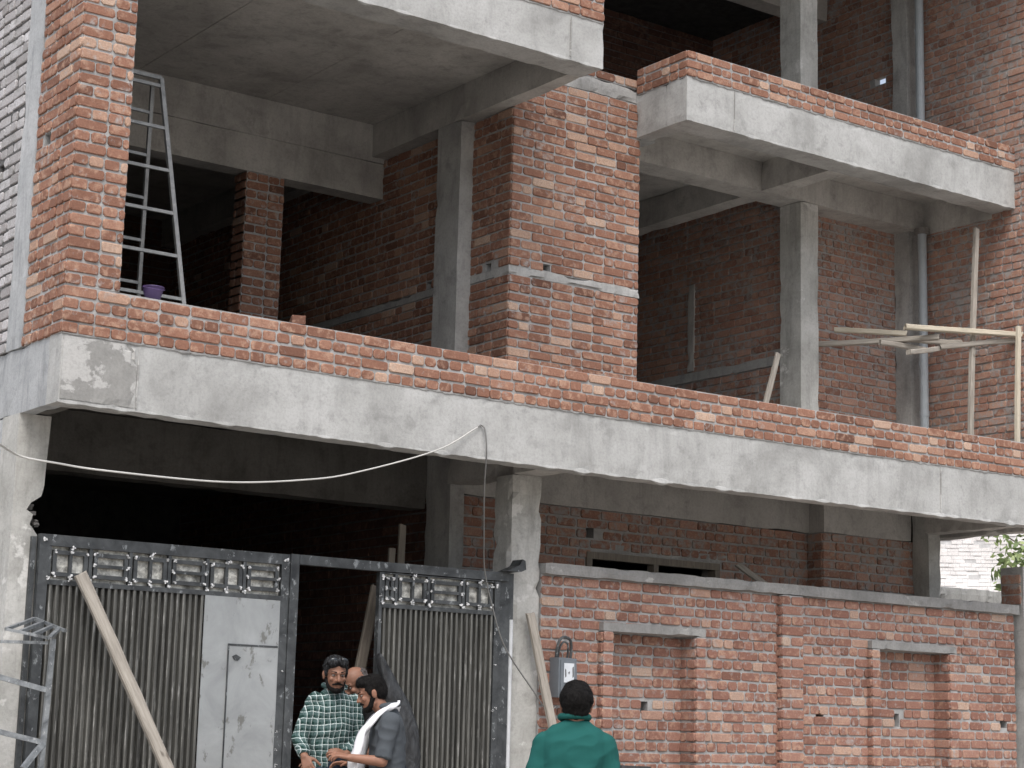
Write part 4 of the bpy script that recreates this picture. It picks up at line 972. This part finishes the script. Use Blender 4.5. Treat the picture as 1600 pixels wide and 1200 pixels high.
# man with the towel: profile, facing image-left, near arm held out with open hand
pm, Tm, Rm_ = person('man in a slate grey shirt with a white towel round his neck, hand held out', (-2.315, -1.12), RAD(-82), (-.01, .0, 1.515), RAD(-84), RAD(20), 'skin_b', 'grey', 0,
       torso(.095, .03, 1.425, RAD(-82), (.02, .0), .93, .90), [
        ((.125, -.125, 1.335), (.085, -.175, 1.085), (-.125, -.19, 1.105), (-1, -.05, .22), (.1, -.25, .95), (.12, .28, .5, .6), 1),
        ((.125, .19, 1.335), (.06, .20, 1.09), (-.13, .02, 1.06), (-.9, -.35, .1), (0, .2, 1), (.2, .3, .35, .4), -1)], .93, .95, .88, .09, moust=2)
# towel: a folded band from behind the neck down the chest
def band(path, wid, thick, name, parent, mat='scarf', seed=0):
    m_ = MB(); n_ = len(path); vs = []; K = 12
    for i, (p, wv) in enumerate(path):
        p = Vector(p); t = (Vector(path[min(i+1, n_-1)][0])-Vector(path[max(i-1, 0)][0])).normalized(); wv = Vector(wv); wv = (wv-t*wv.dot(t)).normalized(); q = t.cross(wv)
        for k in range(K):
            a_ = 2*math.pi*k/K; rp = 1+.22*math.sin(3*a_+i*.5+seed)
            vs.append(p+wv*math.cos(a_)*wid*rp+q*math.sin(a_)*thick*rp)
    m_.add(vs, [(i*K+k, i*K+(k+1) % K, (i+1)*K+(k+1) % K, (i+1)*K+k) for i in range(n_-1) for k in range(K)]+[tuple(range(K-1, -1, -1)), tuple((n_-1)*K+k for k in range(K))])
    return m_.build(name, mat, parent, True)
def pathw(keys, n_=8):
    pos = smooth_path([k[0] for k in keys], n_); ws = []
    for i in range(len(keys)-1):
        for k in range(n_): ws.append(Vector(keys[i][1]).lerp(Vector(keys[i+1][1]), k/n_))
    ws.append(Vector(keys[-1][1])); return list(zip(pos, ws))
band(pathw([((.16, .05, 1.435), (.3, .3, 1)), ((.125, -.055, 1.435), (1, -.3, .3)), ((.04, -.085, 1.375), (.8, -.5, .5)), ((-.045, -.10, 1.275), (.5, -.6, .2)), ((-.085, -.115, 1.15), (.6, -.6, 0)), ((-.11, -.125, 1.05), (.6, -.6, 0)), ((-.10, -.12, .93), (.6, -.6, 0))]), .040, .017, 'towel', pm)
band(pathw([((.16, .05, 1.43), (.3, -.3, 1)), ((.11, .13, 1.42), (1, .3, .3)), ((.0, .12, 1.34), (.8, .5, .3)), ((-.05, .08, 1.2), (.5, .6, 0)), ((-.07, .04, 1.0), (.5, .6, 0))]), .036, .015, 'towel', pm, seed=2)
# boy in green seen from behind
person('boy with thick black hair in a green polo shirt seen from behind', (-2.487, -3.5), RAD(180), (0, .01, 1.440), RAD(176), RAD(2), 'skin_b', 'green', 1,
       torso(-.01, .0, 1.36, RAD(180), (0, 0), .96, .92, .62), [
        ((.155, .0, 1.235), (.215, -.02, 1.0), (.20, .05, .80), (0, .2, -1), (1, 0, 0), (.2, .25, .3, .35), 1),
        ((-.170, .0, 1.235), (-.235, -.02, 1.0), (-.22, .05, .80), (0, .2, -1), (-1, 0, 0), (.2, .25, .3, .35), -1)], .75, 1.04, .82, .08)
